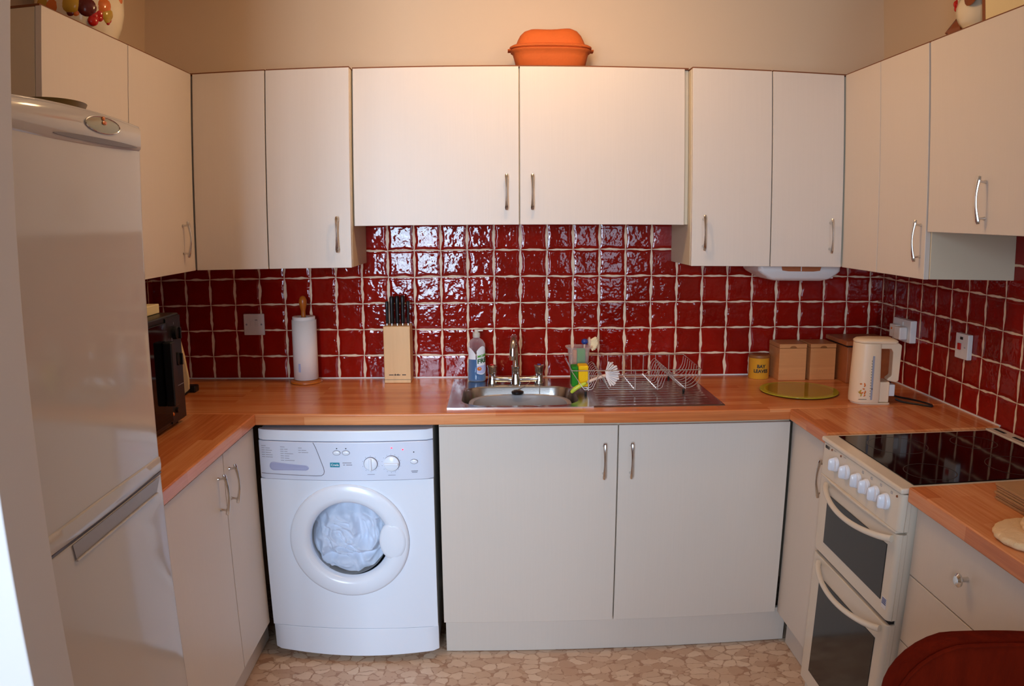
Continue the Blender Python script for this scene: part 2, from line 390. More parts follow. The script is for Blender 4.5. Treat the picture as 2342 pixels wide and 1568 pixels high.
def rrect(x0, x1, y0, y1, r, n=5):
    out = []
    for cx, cy, a0 in ((x1-r, y1-r, 0), (x0+r, y1-r, PI/2), (x0+r, y0+r, PI), (x1-r, y0+r, 3*PI/2)):
        for k in range(n+1):
            a = a0 + PI/2*k/n; out.append((cx+r*math.cos(a), cy+r*math.sin(a)))
    return out

def mkmesh(name, g, mat, origin=(0,0,0), smooth=35):
    me = bpy.data.meshes.new(name)
    ox, oy, oz = origin
    me.from_pydata([(x-ox, y-oy, z-oz) for x, y, z in g.v], [], g.f); me.validate(); me.update()
    bm = bmesh.new(); bm.from_mesh(me); bmesh.ops.recalc_face_normals(bm, faces=bm.faces); bm.to_mesh(me); bm.free()
    if mat is not None: me.materials.append(mat)
    if smooth:
        me.polygons.foreach_set('use_smooth', [True]*len(me.polygons))
        me.set_sharp_from_angle(angle=math.radians(smooth))
    return me
def mods(o, bevel, subsurf, seg=2):
    if bevel:
        m = o.modifiers.new('bevel', 'BEVEL'); m.width = bevel; m.segments = seg; m.limit_method = 'ANGLE'; m.angle_limit = math.radians(40); m.harden_normals = True
    if subsurf:
        m = o.modifiers.new('subd', 'SUBSURF'); m.levels = subsurf; m.render_levels = subsurf
def thing(name, label, cat, loc=(0,0,0), rz=0.0, group=None):
    o = bpy.data.objects.new(name, None); COL.objects.link(o); o.location = loc; o.rotation_euler = (0, 0, rz)
    o.empty_display_size = 0.05; o['label'] = label; o['category'] = cat
    if group: o['group'] = group
    o['_w'] = 1 if rz == 0 else 0
    return o
def part(name, g, mat, parent, bevel=0, subsurf=0, smooth=35, label=None, seg=2, kind=None, origin=None):
    """g in world coordinates when the thing is unrotated, else in the thing's own frame"""
    top = parent
    off = Vector((0, 0, 0))
    while top is not None:
        off += top.location if top.get('_w', 1) else Vector((0, 0, 0)); top = top.parent
    me = mkmesh(name, g, mat, off, smooth)
    o = bpy.data.objects.new(name, me); COL.objects.link(o); o.parent = parent
    mods(o, bevel, subsurf, seg)
    if label: o['label'] = label
    if kind: o['kind'] = kind
    return o
def single(name, label, cat, g, mat, loc=(0,0,0), group=None, bevel=0, subsurf=0, smooth=35, seg=2):
    me = mkmesh(name, g, mat, loc, smooth); o = bpy.data.objects.new(name, me); COL.objects.link(o); o.location = loc
    mods(o, bevel, subsurf, seg); o['label'] = label; o['category'] = cat
    if group: o['group'] = group
    return o
def struct(name, g, mat, bevel=0, smooth=35, parent=None):
    me = mkmesh(name, g, mat, (0,0,0), smooth); o = bpy.data.objects.new(name, me); COL.objects.link(o)
    mods(o, bevel, 0)
    if parent: o.parent = parent
    else: o['kind'] = 'structure'
    return o
def text_g(s, size, place, extrude=0.0003, bold=0.0, align='CENTER', space=1.0):
    """lettering as a mesh; place(x, y, z) maps the flat letter coordinates to space"""
    cu = bpy.data.curves.new('t', 'FONT'); cu.body = s; cu.size = size; cu.extrude = extrude; cu.offset = bold
    cu.align_x = align; cu.resolution_u = 3; cu.space_character = space
    o = bpy.data.objects.new('t', cu); COL.objects.link(o)
    dg = bpy.context.evaluated_depsgraph_get(); me = bpy.data.meshes.new_from_object(o.evaluated_get(dg))
    g = G(); g.add([place(*v.co) for v in me.vertices], [tuple(p.vertices) for p in me.polygons])
    bpy.data.objects.remove(o); bpy.data.curves.remove(cu); bpy.data.meshes.remove(me)
    return g

XL, XR = -1.396, 1.596
CEIL = 2.462
YB = -4.40      # far wall of the dining end, behind the camera

# ------------------------------------------------------------------ setting
struct('floor', G().box(-2.6, 2.2, YB-0.12, 0.12, -0.05, 0.0), M['floor'])
struct('ceiling', G().box(-2.6, 2.2, YB-0.12, 0.12, CEIL, CEIL+0.05), M['ceiling'])
struct('wall_back', G().box(XL-0.1, XR+0.1, 0.006, 0.12, 0, CEIL), M['wall'])
struct('wall_right', G().box(XR+0.006, XR+0.12, YB, 0.006, 0, CEIL), M['wall'])
struct('wall_left', G().box(XL-0.12, XL-0.006, -2.02, 0.006, 0, CEIL), M['wall'])
struct('wall_partition', G().box(-2.5, -0.70, -2.132, -2.02, 0, CEIL), M['wall_pier'], bevel=0.004)
struct('wall_dining_left', G().box(-2.6, -2.5, YB, -2.132, 0, CEIL), M['wall'])
g = G()   # end wall with two window openings
W1 = (-1.14, -0.30, 0.80, 2.20); W2 = (0.79, 1.37, 0.82, 2.18)
g.box(-2.6, W1[0], YB-0.1, YB, 0, CEIL); g.box(W1[1], W2[0], YB-0.1, YB, 0, CEIL); g.box(W2[1], XR+0.1, YB-0.1, YB, 0, CEIL)
for w in (W1, W2): g.box(w[0], w[1], YB-0.1, YB, 0, w[2]); g.box(w[0], w[1], YB-0.1, YB, w[3], CEIL)
struct('wall_front', g, M['wall'])
for k, w in enumerate((W1, W2)):
    g = G(); a = 0.05
    g.box(w[0], w[0]+a, YB-0.08, YB-0.02, w[2], w[3]); g.box(w[1]-a, w[1], YB-0.08, YB-0.02, w[2], w[3])
    g.box(w[0], w[1], YB-0.08, YB-0.02, w[2], w[2]+a); g.box(w[0], w[1], YB-0.08, YB-0.02, w[3]-a, w[3])
    if k == 0: m = (w[0]+w[1])/2; g.box(m-0.025, m+0.025, YB-0.08, YB-0.02, w[2], w[3])
    fr = struct('window_%d' % (k+1), g, M['white_paint'])
    pn = struct('pane', G().box(w[0]+a, w[1]-a, YB-0.055, YB-0.05, w[2]+a, w[3]-a), M['glass'], parent=fr)
# tiled splashbacks (thin slabs on the walls)
struct('trim_1', G().box(XL, XR, 0.0, 0.006, 0.905, 1.62), M['tile_x'])
struct('trim_2', G().box(XR, XR+0.006, -2.1, 0.0, 0.905, 1.62), M['tile_r'])
struct('trim_3', G().box(XL-0.006, XL, -1.44, 0.0, 0.905, 1.62), M['tile_r'])
# white mastic along the worktop
struct('trim_4', G().box(XL, XR, -0.004, 0.0, 0.909, 0.914).box(XR-0.004, XR, -0.912, 0.0, 0.909, 0.914), M['white_paint'])

# ceiling lamp (three bulbs on a bar above the sink)
cl = thing('ceiling_light', 'white ceiling bar with three warm lit bulbs above the sink', 'ceiling light', (0.12, -0.86, CEIL))
part('bar', G().box(-0.35, 0.59, -0.89, -0.83, CEIL-0.03, CEIL-0.0005), M['white_paint'], cl, bevel=0.006)
for b in BULBS:
    bl = part('lamp_holder', G().cyl((b[0], b[1], CEIL-0.085), 0.02, 0.056, n=16), M['white_paint'], cl)

# ------------------------------------------------------------------ cabinets
def handle_g(x, y, z, h=0.124):
    """bow handle standing on the face at local y, out towards -y"""
    g = G(); n = 16; pts = []; rr = []
    for k in range(n+1):
        s = -1 + 2*k/n
        pts.append((x, y - 0.019 - 0.010*math.cos(s*PI/2)**1.0 - (0.004 if abs(s) > 0.93 else 0)*0, z + s*h/2))
        rr.append(0.0032 + 0.0036*abs(s)**1.6)
    rr[0] = rr[-1] = 0.0048
    g.tube(pts, rr, 10)
    for s in (-1, 1):
        g.tube([(x, y, z+s*h*0.385), (x, y-0.008, z+s*h*0.385), (x, y-0.022, z+s*h*0.40)], [0.0055, 0.0034, 0.0036], 10)
    return g

def cabinet(name, label, cat, loc, rz, W, D, z0, z1, fronts, plinth=None, top_board=False, hollow=False):
    """local frame: x along the wall, wall at y=0, room towards -y; loc = floor/wall corner"""
    t = thing(name, label, cat, loc, rz); t['_w'] = 0
    if hollow:
        e = 0.018
        part('carcass', G().box(0, e, -D, 0, z0+0.001, z1-0.002), M['carcass'], t, bevel=0.001); part('carcass', G().box(W-e, W, -D, 0, z0+0.001, z1-0.002), M['carcass'], t, bevel=0.001)
        part('carcass_floor', G().box(e, W-e, -D, 0, z0+0.001, z0+e), M['carcass'], t); part('front_rail', G().box(e, W-e, -D, -D+0.018, z1-0.05, z1-0.002), M['carcass'], t)
        part('centre_post', G().box(W/2-0.02, W/2+0.02, -D, -D+0.018, z0+e, z1-0.051), M['carcass'], t)
    else: part('carcass', G().box(0, W, -D, 0, z0+0.001, z1-0.002), M['carcass'], t, bevel=0.001)
    for f in fronts:
        x0, x1, a, b = f['r']
        d = part(f.get('n', 'door'), G().box(x0+0.0015, x1-0.0015, -D-0.018, -D-0.0005, a, b), M['door'], t, bevel=0.0016)
        if 'h' in f: part('handle', handle_g(f['h'][0], -D-0.018, f['h'][1]), M['handle'], d)
        if 'k' in f:
            kx, kz = f['k']; part('knob', G().lathe([(0.006, -D-0.018), (0.0055, -D-0.03), (0.009, -D-0.036), (0.0155, -D-0.040), (0.0155, -D-0.044), (0.010, -D-0.049), (0.002, -D-0.050)], (kx, 0, kz), 24, 'y'), M['chrome'], d)
    if plinth: part('plinth', G().box(plinth[0], plinth[1], -plinth[2]-0.016, -plinth[2], 0.002, z0-0.004), M['door'], t, bevel=0.001)
    if top_board: part('top_board', G().box(0.002, W-0.002, -D-0.012, -0.002, z1-0.001, z1+0.005), M['brown_board'], t)
    return t
UB, UT = 1.371, 2.073
LW = -0.302-0.0  # door back depth
Dd = 0.302       # carcass depth of wall units: front face at 0.32
# back wall, wall units
cabinet('wall_cabinet', 'cream corner wall cabinet with plain blank door, left corner of back wall', 'cabinet', (XL, 0, 0), 0, 0.590, Dd, UB, UT, [dict(r=(0.320, 0.590, UB, UT))], top_board=True)
cabinet('wall_cabinet', 'tall cream wall cabinet with one handle, left of the shorter central pair', 'cabinet', (-0.805, 0, 0), 0, 0.302, Dd, UB, UT, [dict(r=(0, 0.302, UB, UT), h=(0.254, 1.489))], top_board=True)
cabinet('wall_cabinet', 'wide short cream double cabinet above the sink, terracotta pot on top', 'cabinet', (-0.502, 0, 0), 0, 1.202, 0.265, 1.517, UT+0.002,
        [dict(r=(0.003, 0.592, 1.517, UT+0.002), h=(0.546, 1.632)), dict(r=(0.593, 1.186, 1.517, UT+0.002), h=(0.637, 1.632))], top_board=True)
cabinet('wall_cabinet', 'tall cream wall cabinet with one handle, right of the shorter central pair', 'cabinet', (0.701, 0, 0), 0, 0.296, Dd, UB, UT, [dict(r=(0, 0.296, UB, UT), h=(0.044, 1.490))], top_board=True)
cabinet('wall_cabinet', 'cream corner wall cabinet with one handle, above the white dispenser', 'cabinet', (0.998, 0, 0), 0, 0.598, Dd, UB, UT, [dict(r=(0, 0.278, UB, UT), h=(0.229, 1.485))], top_board=True)
# left wall units (face x = -1.078): local x runs along world +y
cabinet('wall_cabinet', 'cream left-wall cabinet with handle, beside the back corner', 'cabinet', (XL, -0.831, 0), PI/2, 0.508, 0.300, UB, UT, [dict(r=(0, 0.508, UB, UT), h=(0.398, 1.485))], top_board=True)
cabinet('wall_cabinet', 'cream left-wall cabinet over the fridge side, fruit jar on its top', 'cabinet', (XL, -1.310, 0), PI/2, 0.478, 0.300, UB, UT, [dict(r=(0, 0.478, UB, UT), h=(0.43, 1.485))], top_board=True)
# right wall units (face x = 1.278): local x runs along world -y
cabinet('wall_cabinet', 'narrow plain cream right-wall panel cabinet in the right corner', 'cabinet', (XR, -0.321, 0), -PI/2, 0.276, 0.300, UB, UT, [dict(r=(0.0, 0.276, UB, UT))], top_board=True)
cabinet('wall_cabinet', 'cream right-wall cabinet with handle, just left of the higher hob cabinet', 'cabinet', (XR, -0.598, 0), -PI/2, 0.316, 0.300, UB, UT, [dict(r=(0.0, 0.312, UB, UT), h=(0.282, 1.485))], top_board=True)
cabinet('wall_cabinet', 'short cream right-wall cabinet above the hob with hen figure on top', 'cabinet', (XR, -0.916, 0), -PI/2, 0.60, 0.300, 1.513, UT, [dict(r=(0.0, 0.60, 1.513, UT), h=(0.292, 1.602))], top_board=True)
# base units
cabinet('base_cabinet', 'wide white double-door base cabinet under the sink', 'cabinet', (-0.190, 0, 0), 0, 1.20, 0.552, 0.14, 0.868,
        [dict(r=(0.0, 0.599, 0.14, 0.857), h=(0.552, 0.737)), dict(r=(0.600, 1.199, 0.14, 0.857), h=(0.644, 0.738))], plinth=(0.005, 1.255, 0.514), hollow=True)
cabinet('base_cabinet', 'white base cabinet on left wall between fridge and washing machine', 'cabinet', (XL, -1.388, 0), PI/2, 0.82, 0.563, 0.14, 0.868,
        [dict(r=(0.0, 0.502, 0.135, 0.857), h=(0.446, 0.750)), dict(r=(0.503, 0.815, 0.135, 0.857), h=(0.548, 0.750))], plinth=(0.0, 0.93, 0.518))
cabinet('base_cabinet', 'narrow white base cabinet on right wall between sink cabinet and cooker', 'cabinet', (XR, -0.556, 0), -PI/2, 0.354, 0.558, 0.14, 0.868,
        [dict(r=(0.0, 0.352, 0.135, 0.857), h=(0.303, 0.748))], plinth=(0.0, 0.35, 0.514))
cabinet('drawer_cabinet', 'white drawer cabinet right of the cooker with round metal knobs', 'cabinet', (XR, -1.416, 0), -PI/2, 0.504, 0.558, 0.14, 0.868,
        [dict(r=(0, 0.504, 0.681, 0.855), n='drawer', k=(0.245, 0.778)), dict(r=(0, 0.504, 0.499, 0.678), n='drawer', k=(0.245, 0.59)), dict(r=(0, 0.504, 0.317, 0.496), n='drawer', k=(0.245, 0.408)), dict(r=(0, 0.504, 0.14, 0.314), n='drawer', k=(0.245, 0.23))], plinth=(0, 0.504, 0.514))

# ------------------------------------------------------------------ worktops
ZT = 0.91; ZU = 0.871
wt = thing('worktop', 'long beech-strip worktop wrapping round three walls, sink set into it', 'worktop', (0, 0, ZU))
SX0, SX1, SY0, SY1 = -0.150, 0.770, -0.525, -0.070      # hole for the sink
g = G()
g.box(XL, SX0, -0.60, 0, ZU, ZT); g.box(SX1, XR, -0.60, 0, ZU, ZT); g.box(SX0, SX1, -0.60, SY0, ZU, ZT); g.box(SX0, SX1, SY1, 0, ZU, ZT)
bm = bmesh.new(); me = bpy.data.meshes.new('x')
g2 = G()
xs = [XL, SX0, SX1, XR]; ys = [-0.60, SY0, SY1, 0.0]
idx = {}
for zi, z in enumerate((ZU, ZT)):
    for i, x in enumerate(xs):
        for j, y in enumerate(ys): idx[i, j, zi] = len(g2.v); g2.v.append((x, y, z))
for i in range(3):
    for j in range(3):
        if (i, j) == (1, 1): continue
        g2.f.append((idx[i,j,1], idx[i+1,j,1], idx[i+1,j+1,1], idx[i,j+1,1])); g2.f.append((idx[i,j,0], idx[i,j+1,0], idx[i+1,j+1,0], idx[i+1,j,0]))
for i in range(3):
    g2.f.append((idx[i,0,0], idx[i+1,0,0], idx[i+1,0,1], idx[i,0,1])); g2.f.append((idx[i,3,0], idx[i,3,1], idx[i+1,3,1], idx[i+1,3,0]))
    g2.f.append((idx[0,i,0], idx[0,i,1], idx[0,i+1,1], idx[0,i+1,0])); g2.f.append((idx[3,i,0], idx[3,i+1,0], idx[3,i+1,1], idx[3,i,1]))
for a, b, c, d in (((1,1),(2,1),0,0), ((2,1),(2,2),0,0), ((2,2),(1,2),0,0), ((1,2),(1,1),0,0)):
    g2.f.append((idx[a[0],a[1],0], idx[b[0],b[1],0], idx[b[0],b[1],1], idx[a[0],a[1],1]))
part('back_run', g2, M['top_x'], wt, bevel=0.005, seg=3)
part('left_run', G().box(XL, -0.796, -1.436, -0.6003, ZU, ZT), M['top_y'], wt, bevel=0.005, seg=3)
part('right_run', G().box(0.991, XR, -0.913, -0.6003, ZU, ZT), M['top_y'], wt, bevel=0.005, seg=3)
single('worktop', 'short beech-strip worktop right of the cooker above the drawers', 'worktop', G().box(0.990, XR, -1.93, -1.4145, ZU, ZT), M['top_y'], (1.29, -1.67, ZU), bevel=0.005, seg=3)

# ------------------------------------------------------------------ sink
sk = thing('sink', 'stainless steel sink with ribbed drainer set into the back worktop', 'sink', (0.31, -0.30, ZT))
bx0, bx1, by0, by1 = -0.118, 0.290, -0.505, -0.195
def sinkrings():
    inner = rrect(bx0, bx1, by0, by1, 0.085, 7)
    n = len(inner)
    return inner
inner = sinkrings(); N = len(inner)
# deck: sheet from outer rectangle to bowl opening
outer_rect = []
ox0, ox1, oy0, oy1 = -0.163, 0.785, -0.537, -0.053
cx, cy = (bx0+bx1)/2, (by0+by1)/2
def ray_rect(px, py):
    dx, dy = px-cx, py-cy; ts = []
    if dx > 0: ts.append((0.33-cx)/dx)
    if dx < 0: ts.append((ox0-cx)/dx)
    if dy > 0: ts.append((oy1-cy)/dy)
    if dy < 0: ts.append((oy0-cy)/dy)
    t = min(ts); return (cx+dx*t, cy+dy*t)
zr = ZT+0.0035
orr = [ray_rect(*p) for p in inner]
for k, (tx, ty) in enumerate(((0.33, oy1), (ox0, oy1), (ox0, oy0), (0.33, oy0))):
    j = min(range(N), key=lambda i: (orr[i][0]-tx)**2+(orr[i][1]-ty)**2); orr[j] = (tx, ty)
deck = G()
rings = [[(x, y, ZT-0.001) for x, y in orr], [(x, y, zr) for x, y in orr]]
mid = [(a[0]*0.25+b[0]*0.75, a[1]*0.25+b[1]*0.75) for a, b in zip(orr, inner)]
rings += [[(x, y, zr) for x, y in mid], [(x, y, zr-0.001) for x, y in inner]]
for dz, ins in ((0.008, 0.004), (0.10, 0.012), (0.150, 0.022), (0.165, 0.045), (0.168, 0.075)):
    ins_ring = rrect(bx0+ins, bx1-ins, by0+ins, by1-ins, max(0.085-ins*0.5, 0.03), 7)
    rings.append([(x, y, zr-dz) for x, y in ins_ring])
deck.loft(rings, False); k0 = len(deck.v)-N; deck.f.append(tuple(range(k0, k0+N)))
part('basin', deck, M['steel'], sk, smooth=50)
dr = G()   # drainer with raised ribs and a stepped border
nx, ny = 110, 60
def drain(u, v):
    x = 0.33+u*(ox1-0.33); y = oy0+v*(oy1-oy0); z = zr
    a, b = 0.355, 0.755
    ry = (y+0.50)/0.36
    if a < x < b and 0 < ry < 1:
        e = min((x-a)/0.015, (b-x)/0.015, 1); ph = (ry*9) % 1
        z += -0.0020*e + 0.0032*e*math.exp(-((ph-0.5)/0.16)**2)
    if u > 0.995 or v < 0.005 or v > 0.995: z = ZT-0.0005
    return (x, y, z)
dr.grid(drain, nx, ny)
part('drainer', dr, M['steel'], sk, smooth=60)
part('plug_hole', G().lathe([(0.032, 0), (0.030, 0.002), (0.018, 0.0015)], ((bx0+bx1)/2, (by0+by1)/2, zr-0.168), 24), M['chrome'], sk)

# washing-up bowl inside the sink
def oval(cx, cy, a, b, z, n=40, p=2.6):
    out = []
    for i in range(n):
        t = 2*PI*i/n; c, s = math.cos(t), math.sin(t)
        out.append((cx+a*abs(c)**(2/p)*(1 if c >= 0 else -1), cy+b*abs(s)**(2/p)*(1 if s >= 0 else -1), z))
    return out
wb = thing('washing_up_bowl', 'pale grey plastic washing-up bowl standing inside the sink', 'bowl', (0.088, -0.355, 0.748))
g = G(); c0, c1 = 0.088, -0.352
g.loft([oval(c0, c1, .13, .10, .748), oval(c0, c1, .15, .115, .757), oval(c0, c1, .172, .132, .875), oval(c0, c1, .184, .140, .878), oval(c0, c1, .184, .140, .886), oval(c0, c1, .178, .135, .888), oval(c0, c1, .168, .128, .884), oval(c0, c1, .148, .112, .762), oval(c0, c1, .02, .02, .758)], True)
part('bowl', g, M['grey_plastic'], wb, smooth=50)
part('grip_panel', G().box(0.035, 0.135, -0.2275, -0.2258, 0.838, 0.874), M['grey_plastic'], wb, bevel=0.0008)
# plug on its chain
pg = thing('sink_plug', 'black rubber sink plug hanging on a chain over the bowl edge', 'plug', (0.082, -0.212, 0.889))
part('stopper', G().lathe([(0.019, 0), (0.022, 0.004), (0.022, 0.010), (0.014, 0.014), (0.004, 0.016)], (0.082, -0.222, 0.889), 24), M['black'], pg)
g = G()
p0, p1 = Vector((0.084, -0.222, 0.906)), Vector((0.142, -0.172, 0.935)); nb = 26
for k in range(nb+1):
    s = k/nb; p = p0.lerp(p1, s); p.z -= 0.006*math.sin(PI*s); g.sphere(p, 0.0016, 6, 4)
p0, p1 = Vector((0.168, -0.192, 0.930)), Vector((0.166, -0.208, 0.885))
for k in range(18):
    s = k/17; p = p0.lerp(p1, s); g.sphere(p, 0.0016, 6, 4)
part('chain', g, M['handle'], pg, kind='stuff')

# ------------------------------------------------------------------ mixer tap
tp = thing('mixer_tap', 'chrome bridge mixer tap with tall swan-neck spout behind the sink bowl', 'tap', (0.078, -0.14, zr))
TY = -0.145; z0 = zr+0.0006
body = G()
path = []; rr = []
for k in range(25):
    s = -1+2*k/24; path.append((0.078+s*0.088, TY, z0+0.0155+0.004*abs(s)**4)); rr.append(0.0125+0.005*math.exp(-(s/0.12)**2)+0.004*abs(s)**5)
body.tube(path, rr, 16)
for sx in (-1, 1): body.lathe([(0.020, 0), (0.0195, 0.006), (0.016, 0.018), (0.0145, 0.034), (0.0150, 0.040)], (0.078+sx*0.090, TY, z0), 24)
body.lathe([(0.0225, 0), (0.021, 0.006), (0.0185, 0.020), (0.0155, 0.034), (0.0150, 0.055), (0.0165, 0.057), (0.0165, 0.068), (0.0130, 0.070)], (0.078, TY, z0), 24)
part('valve_body', body, M['chrome'], tp, smooth=60)
sp = [(0.078, TY, z0+0.066), (0.078, TY, z0+0.10), (0.077, TY, z0+0.135)]
for k in range(1, 13):
    a = PI*k/12*0.97; sp.append((0.0765-0.012*k/12, TY-0.048+0.048*math.cos(a), z0+0.140+0.046*math.sin(a)))
sp.append((0.064, TY-0.0975, z0+0.118))
part('spout', G().tube(sp, [0.0115]*len(sp), 16).lathe([(0.0122, 0), (0.0122, 0.016)], (0.064, TY-0.0975, z0+0.108), 20), M['chrome'], tp, smooth=60)
for sx, cm, nm in ((-1, 'red', 'hot'), (1, 'blue', 'cold')):
    c = (0.078+sx*0.090, TY, z0+0.0405)
    ring = []
    for (r, h) in ((0.0125, 0), (0.0150, 0.006), (0.0150, 0.020), (0.0185, 0.027), (0.0165, 0.031), (0.006, 0.033)):
        ring.append([(c[0]+r*(1+0.10*math.cos(4*2*PI*i/32))*math.cos(2*PI*i/32), c[1]+r*(1+0.10*math.cos(4*2*PI*i/32))*math.sin(2*PI*i/32), c[2]+h) for i in range(32)])
    kb = part('tap_head', G().loft(ring), M['chrome'], tp, smooth=30)
    part('indicator_disc', G().lathe([(0.0075, 0.0325), (0.0070, 0.0345), (0.002, 0.0352)], c, 16), M[cm], kb, label='%s %s-water disc' % (cm, nm))

# ------------------------------------------------------------------ washing-up liquid bottle
bt = thing('washing_up_liquid', 'clear plastic bottle half full of blue washing-up liquid left of tap', 'bottle', (-0.072, -0.092, zr))
BC = (-0.072, -0.092, zr+0.0003)
prof = [(0.029, 0), (0.034, 0.003), (0.0355, 0.010), (0.0345, 0.05), (0.0325, 0.085), (0.0315, 0.10), (0.0325, 0.118), (0.034, 0.135), (0.033, 0.148), (0.024, 0.162), (0.013, 0.169), (0.0115, 0.176)]
part('bottle_shell', G().lathe(prof, BC, 32, sy=0.66), M['bottle'], bt, smooth=60)
part('liquid', G().lathe([(r-0.0015, h+0.001) for r, h in prof[:5]]+[(0.0308, 0.088)], BC, 32, sy=0.64), M['liquid'], bt, smooth=60)
cap = part('cap', G().lathe([(0.0135, 0.172), (0.0145, 0.174), (0.0142, 0.190), (0.010, 0.192), (0.0075, 0.196), (0.0070, 0.202), (0.004, 0.204)], BC, 24), M['cap'], bt)
part('cap_flap', G().box(BC[0]+0.004, BC[0]+0.026, BC[1]-0.008, BC[1]+0.006, BC[2]+0.196, BC[2]+0.203), M['cap'], cap, bevel=0.002)
def bsurf(u, z, e=0.0):     # point on the front of the bottle, u = angle
    rr_ = 0.0345
    for (a, b) in zip(prof, prof[1:]):
        if a[1] <= z <= b[1]: rr_ = a[0]+(b[0]-a[0])*(z-a[1])/max(b[1]-a[1], 1e-6)
    return (BC[0]+(rr_+e)*math.sin(u), BC[1]-(rr_*0.66+e)*math.cos(u), BC[2]+z)
def lab(u0, u1, fz0, fz1, e, n=12):
    g = G()
    return g.grid(lambda a, b: bsurf(u0+(u1-u0)*a, fz0(a)+(fz1(a)-fz0(a))*b, e), n, 8)
part('back_label', lab(-1.15, -0.10, lambda a: 0.088, lambda a: 0.137-0.030*a*a, 0.0006), M['label_w'], bt)
lb = part('front_label', lab(0.02, 1.45, lambda a: 0.034-0.010*math.sin(PI*a)+0.012*a, lambda a: 0.112+0.028*math.sin(PI*min(a*0.8+0.1, 1)), 0.0010), M['label_w'], bt)
part('label_band', lab(0.04, 1.43, lambda a: 0.036-0.008*math.sin(PI*a)+0.012*a, lambda a: 0.062+0.006*a, 0.0014), M['label_pale'], lb)
part('label_dot', G().add([bsurf(0.30+0.26*math.cos(2*PI*i/20), 0.052+0.0075*math.sin(2*PI*i/20), 0.0018) for i in range(20)], [tuple(range(20))]), M['red'] if False else M['fruit_or'], lb)
def wrap(z0_, u0_): return lambda x, y, z: bsurf(u0_+x/0.030, z0_+y+x*0.18, 0.0018+z)
part('lettering', text_g('MORNING', 0.0140, wrap(0.094, 0.10), bold=0.0004, align='LEFT'), M['green_print2'], lb)
part('lettering', text_g('FRESH', 0.0235, wrap(0.072, 0.07), bold=0.0008, align='LEFT'), M['green_print'], lb)

# ------------------------------------------------------------------ dish rack
rk = thing('dish_rack', 'chrome wire dish rack standing on the ribbed drainer', 'dish rack', (0.5, -0.22, zr))
def wire_profile(y, s=1.0):
    zb = 0.933
    f = 1.0 + 0.0*y
    P = [(0.272, 1.000), (0.312, 0.940), (0.318, zb), (0.343, zb), (0.349, 0.938), (0.366, 0.978), (0.376, 0.985), (0.386, 0.978), (0.404, 0.938), (0.410, zb),
         (0.590, zb), (0.598, 0.938), (0.614, 0.985), (0.624, 0.996), (0.634, 0.990)]
    for k in range(0, 15):
        a = PI*(1.13+0.87*k/14); P.append((0.689+0.051*math.cos(a), 0.992+0.056*math.sin(a)))
    P.append((0.741, 1.003))
    return [(x, y, z) for x, z in P]
for k in range(9):
    y = -0.358+0.277*k/8
    part('wire', G().tube(wire_profile(y), 0.0015, 6), M['rack'], rk)
zf = 1.002
part('rim_wire', G().tube([(0.272, -0.362, zf), (0.741, -0.362, zf), (0.741, -0.077, zf+0.008), (0.272, -0.077, zf+0.008)], 0.0021, 8, closed=True), M['rack'], rk)
for x in (0.44, 0.533, 0.630):
    part('upright', G().tube([(x, -0.078, zf+0.008), (x+0.002, -0.079, 0.934)], 0.0016, 6), M['rack'], rk)
for x in (0.332, 0.500, 0.582, 0.684):
    part('cross_wire', G().tube([(x, -0.362, zf), (x, -0.362, 0.931 if x != 0.684 else 0.934), (x, -0.077, 0.931 if x != 0.684 else 0.934), (x, -0.077, zf+0.008)], 0.0019, 6), M['rack'], rk)
for x, y in ((0.323, -0.356), (0.684, -0.332), (0.684, -0.082), (0.323, -0.082)):
    lg = part('leg', G().tube([(x, y, 0.932), (x, y, 0.924)], 0.0022, 8), M['chrome'], rk)
    part('rubber_foot', G().lathe([(0.0035, 0), (0.0045, 0.002), (0.0045, 0.012), (0.003, 0.014)], (x, y, 0.9125), 12), M['black'], lg)
# cutlery cup holding a scourer and a brush
cp = thing('cutlery_cup', 'frosted pinkish plastic cup with flared rim in the dish rack', 'cup', (0.313, -0.235, 0.94))
g = G(); C = (0.313, -0.205)
for sgn in (1,):
    g.loft([oval(C[0], C[1], .026, .020, .936), oval(C[0], C[1], .030, .024, .940), oval(C[0], C[1], .041, .034, 1.055), oval(C[0], C[1], .050, .042, 1.062), oval(C[0], C[1], .051, .043, 1.066), oval(C[0], C[1], .046, .038, 1.0645), oval(C[0], C[1], .0385, .0315, 1.052), oval(C[0], C[1], .028, .022, .944)], True)
part('cup_shell', g, M['cup'], cp, smooth=50)
sg = thing('sponge_scourer', 'orange sponge with pale green scourer standing inside the frosted cup', 'sponge', (0.313, -0.21, 0.95))
part('sponge_layer', G().prism(rrect(0.290, 0.305, -0.222, -0.192, 0.003), 'z', 0.950, 1.052), M['sponge_o'], sg, bevel=0.001)
part('scourer_layer', G().prism(rrect(0.3055, 0.336, -0.226, -0.190, 0.003), 'z', 0.950, 1.056), M['sponge_gp'], sg, bevel=0.001)
sg = thing('sponge_scourer', 'bright yellow sponge with dark green scourer in front of frosted cup', 'sponge', (0.305, -0.31, 0.935))
R_ = Matrix.Rotation(0.10, 3, 'Y')
def slab(x0, x1, y0, y1, z0_, z1_, piv, ang=0.10):
    g = G().box(x0, x1, y0, y1, z0_, z1_); Rm = Matrix.Rotation(-ang, 3, 'Y'); pv = Vector(piv)
    g.v = [tuple(pv + Rm @ (Vector(p)-pv)) for p in g.v]; return g
part('scourer_layer', slab(0.276, 0.299, -0.325, -0.270, 0.9365, 1.010, (0.305, -0.3, 0.936), -0.0), M['sponge_g'], sg, bevel=0.003)
part('sponge_layer', slab(0.2995, 0.336, -0.330, -0.272, 0.9365, 1.014, (0.305, -0.3, 0.936), -0.0), M['sponge_y'], sg, bevel=0.005)
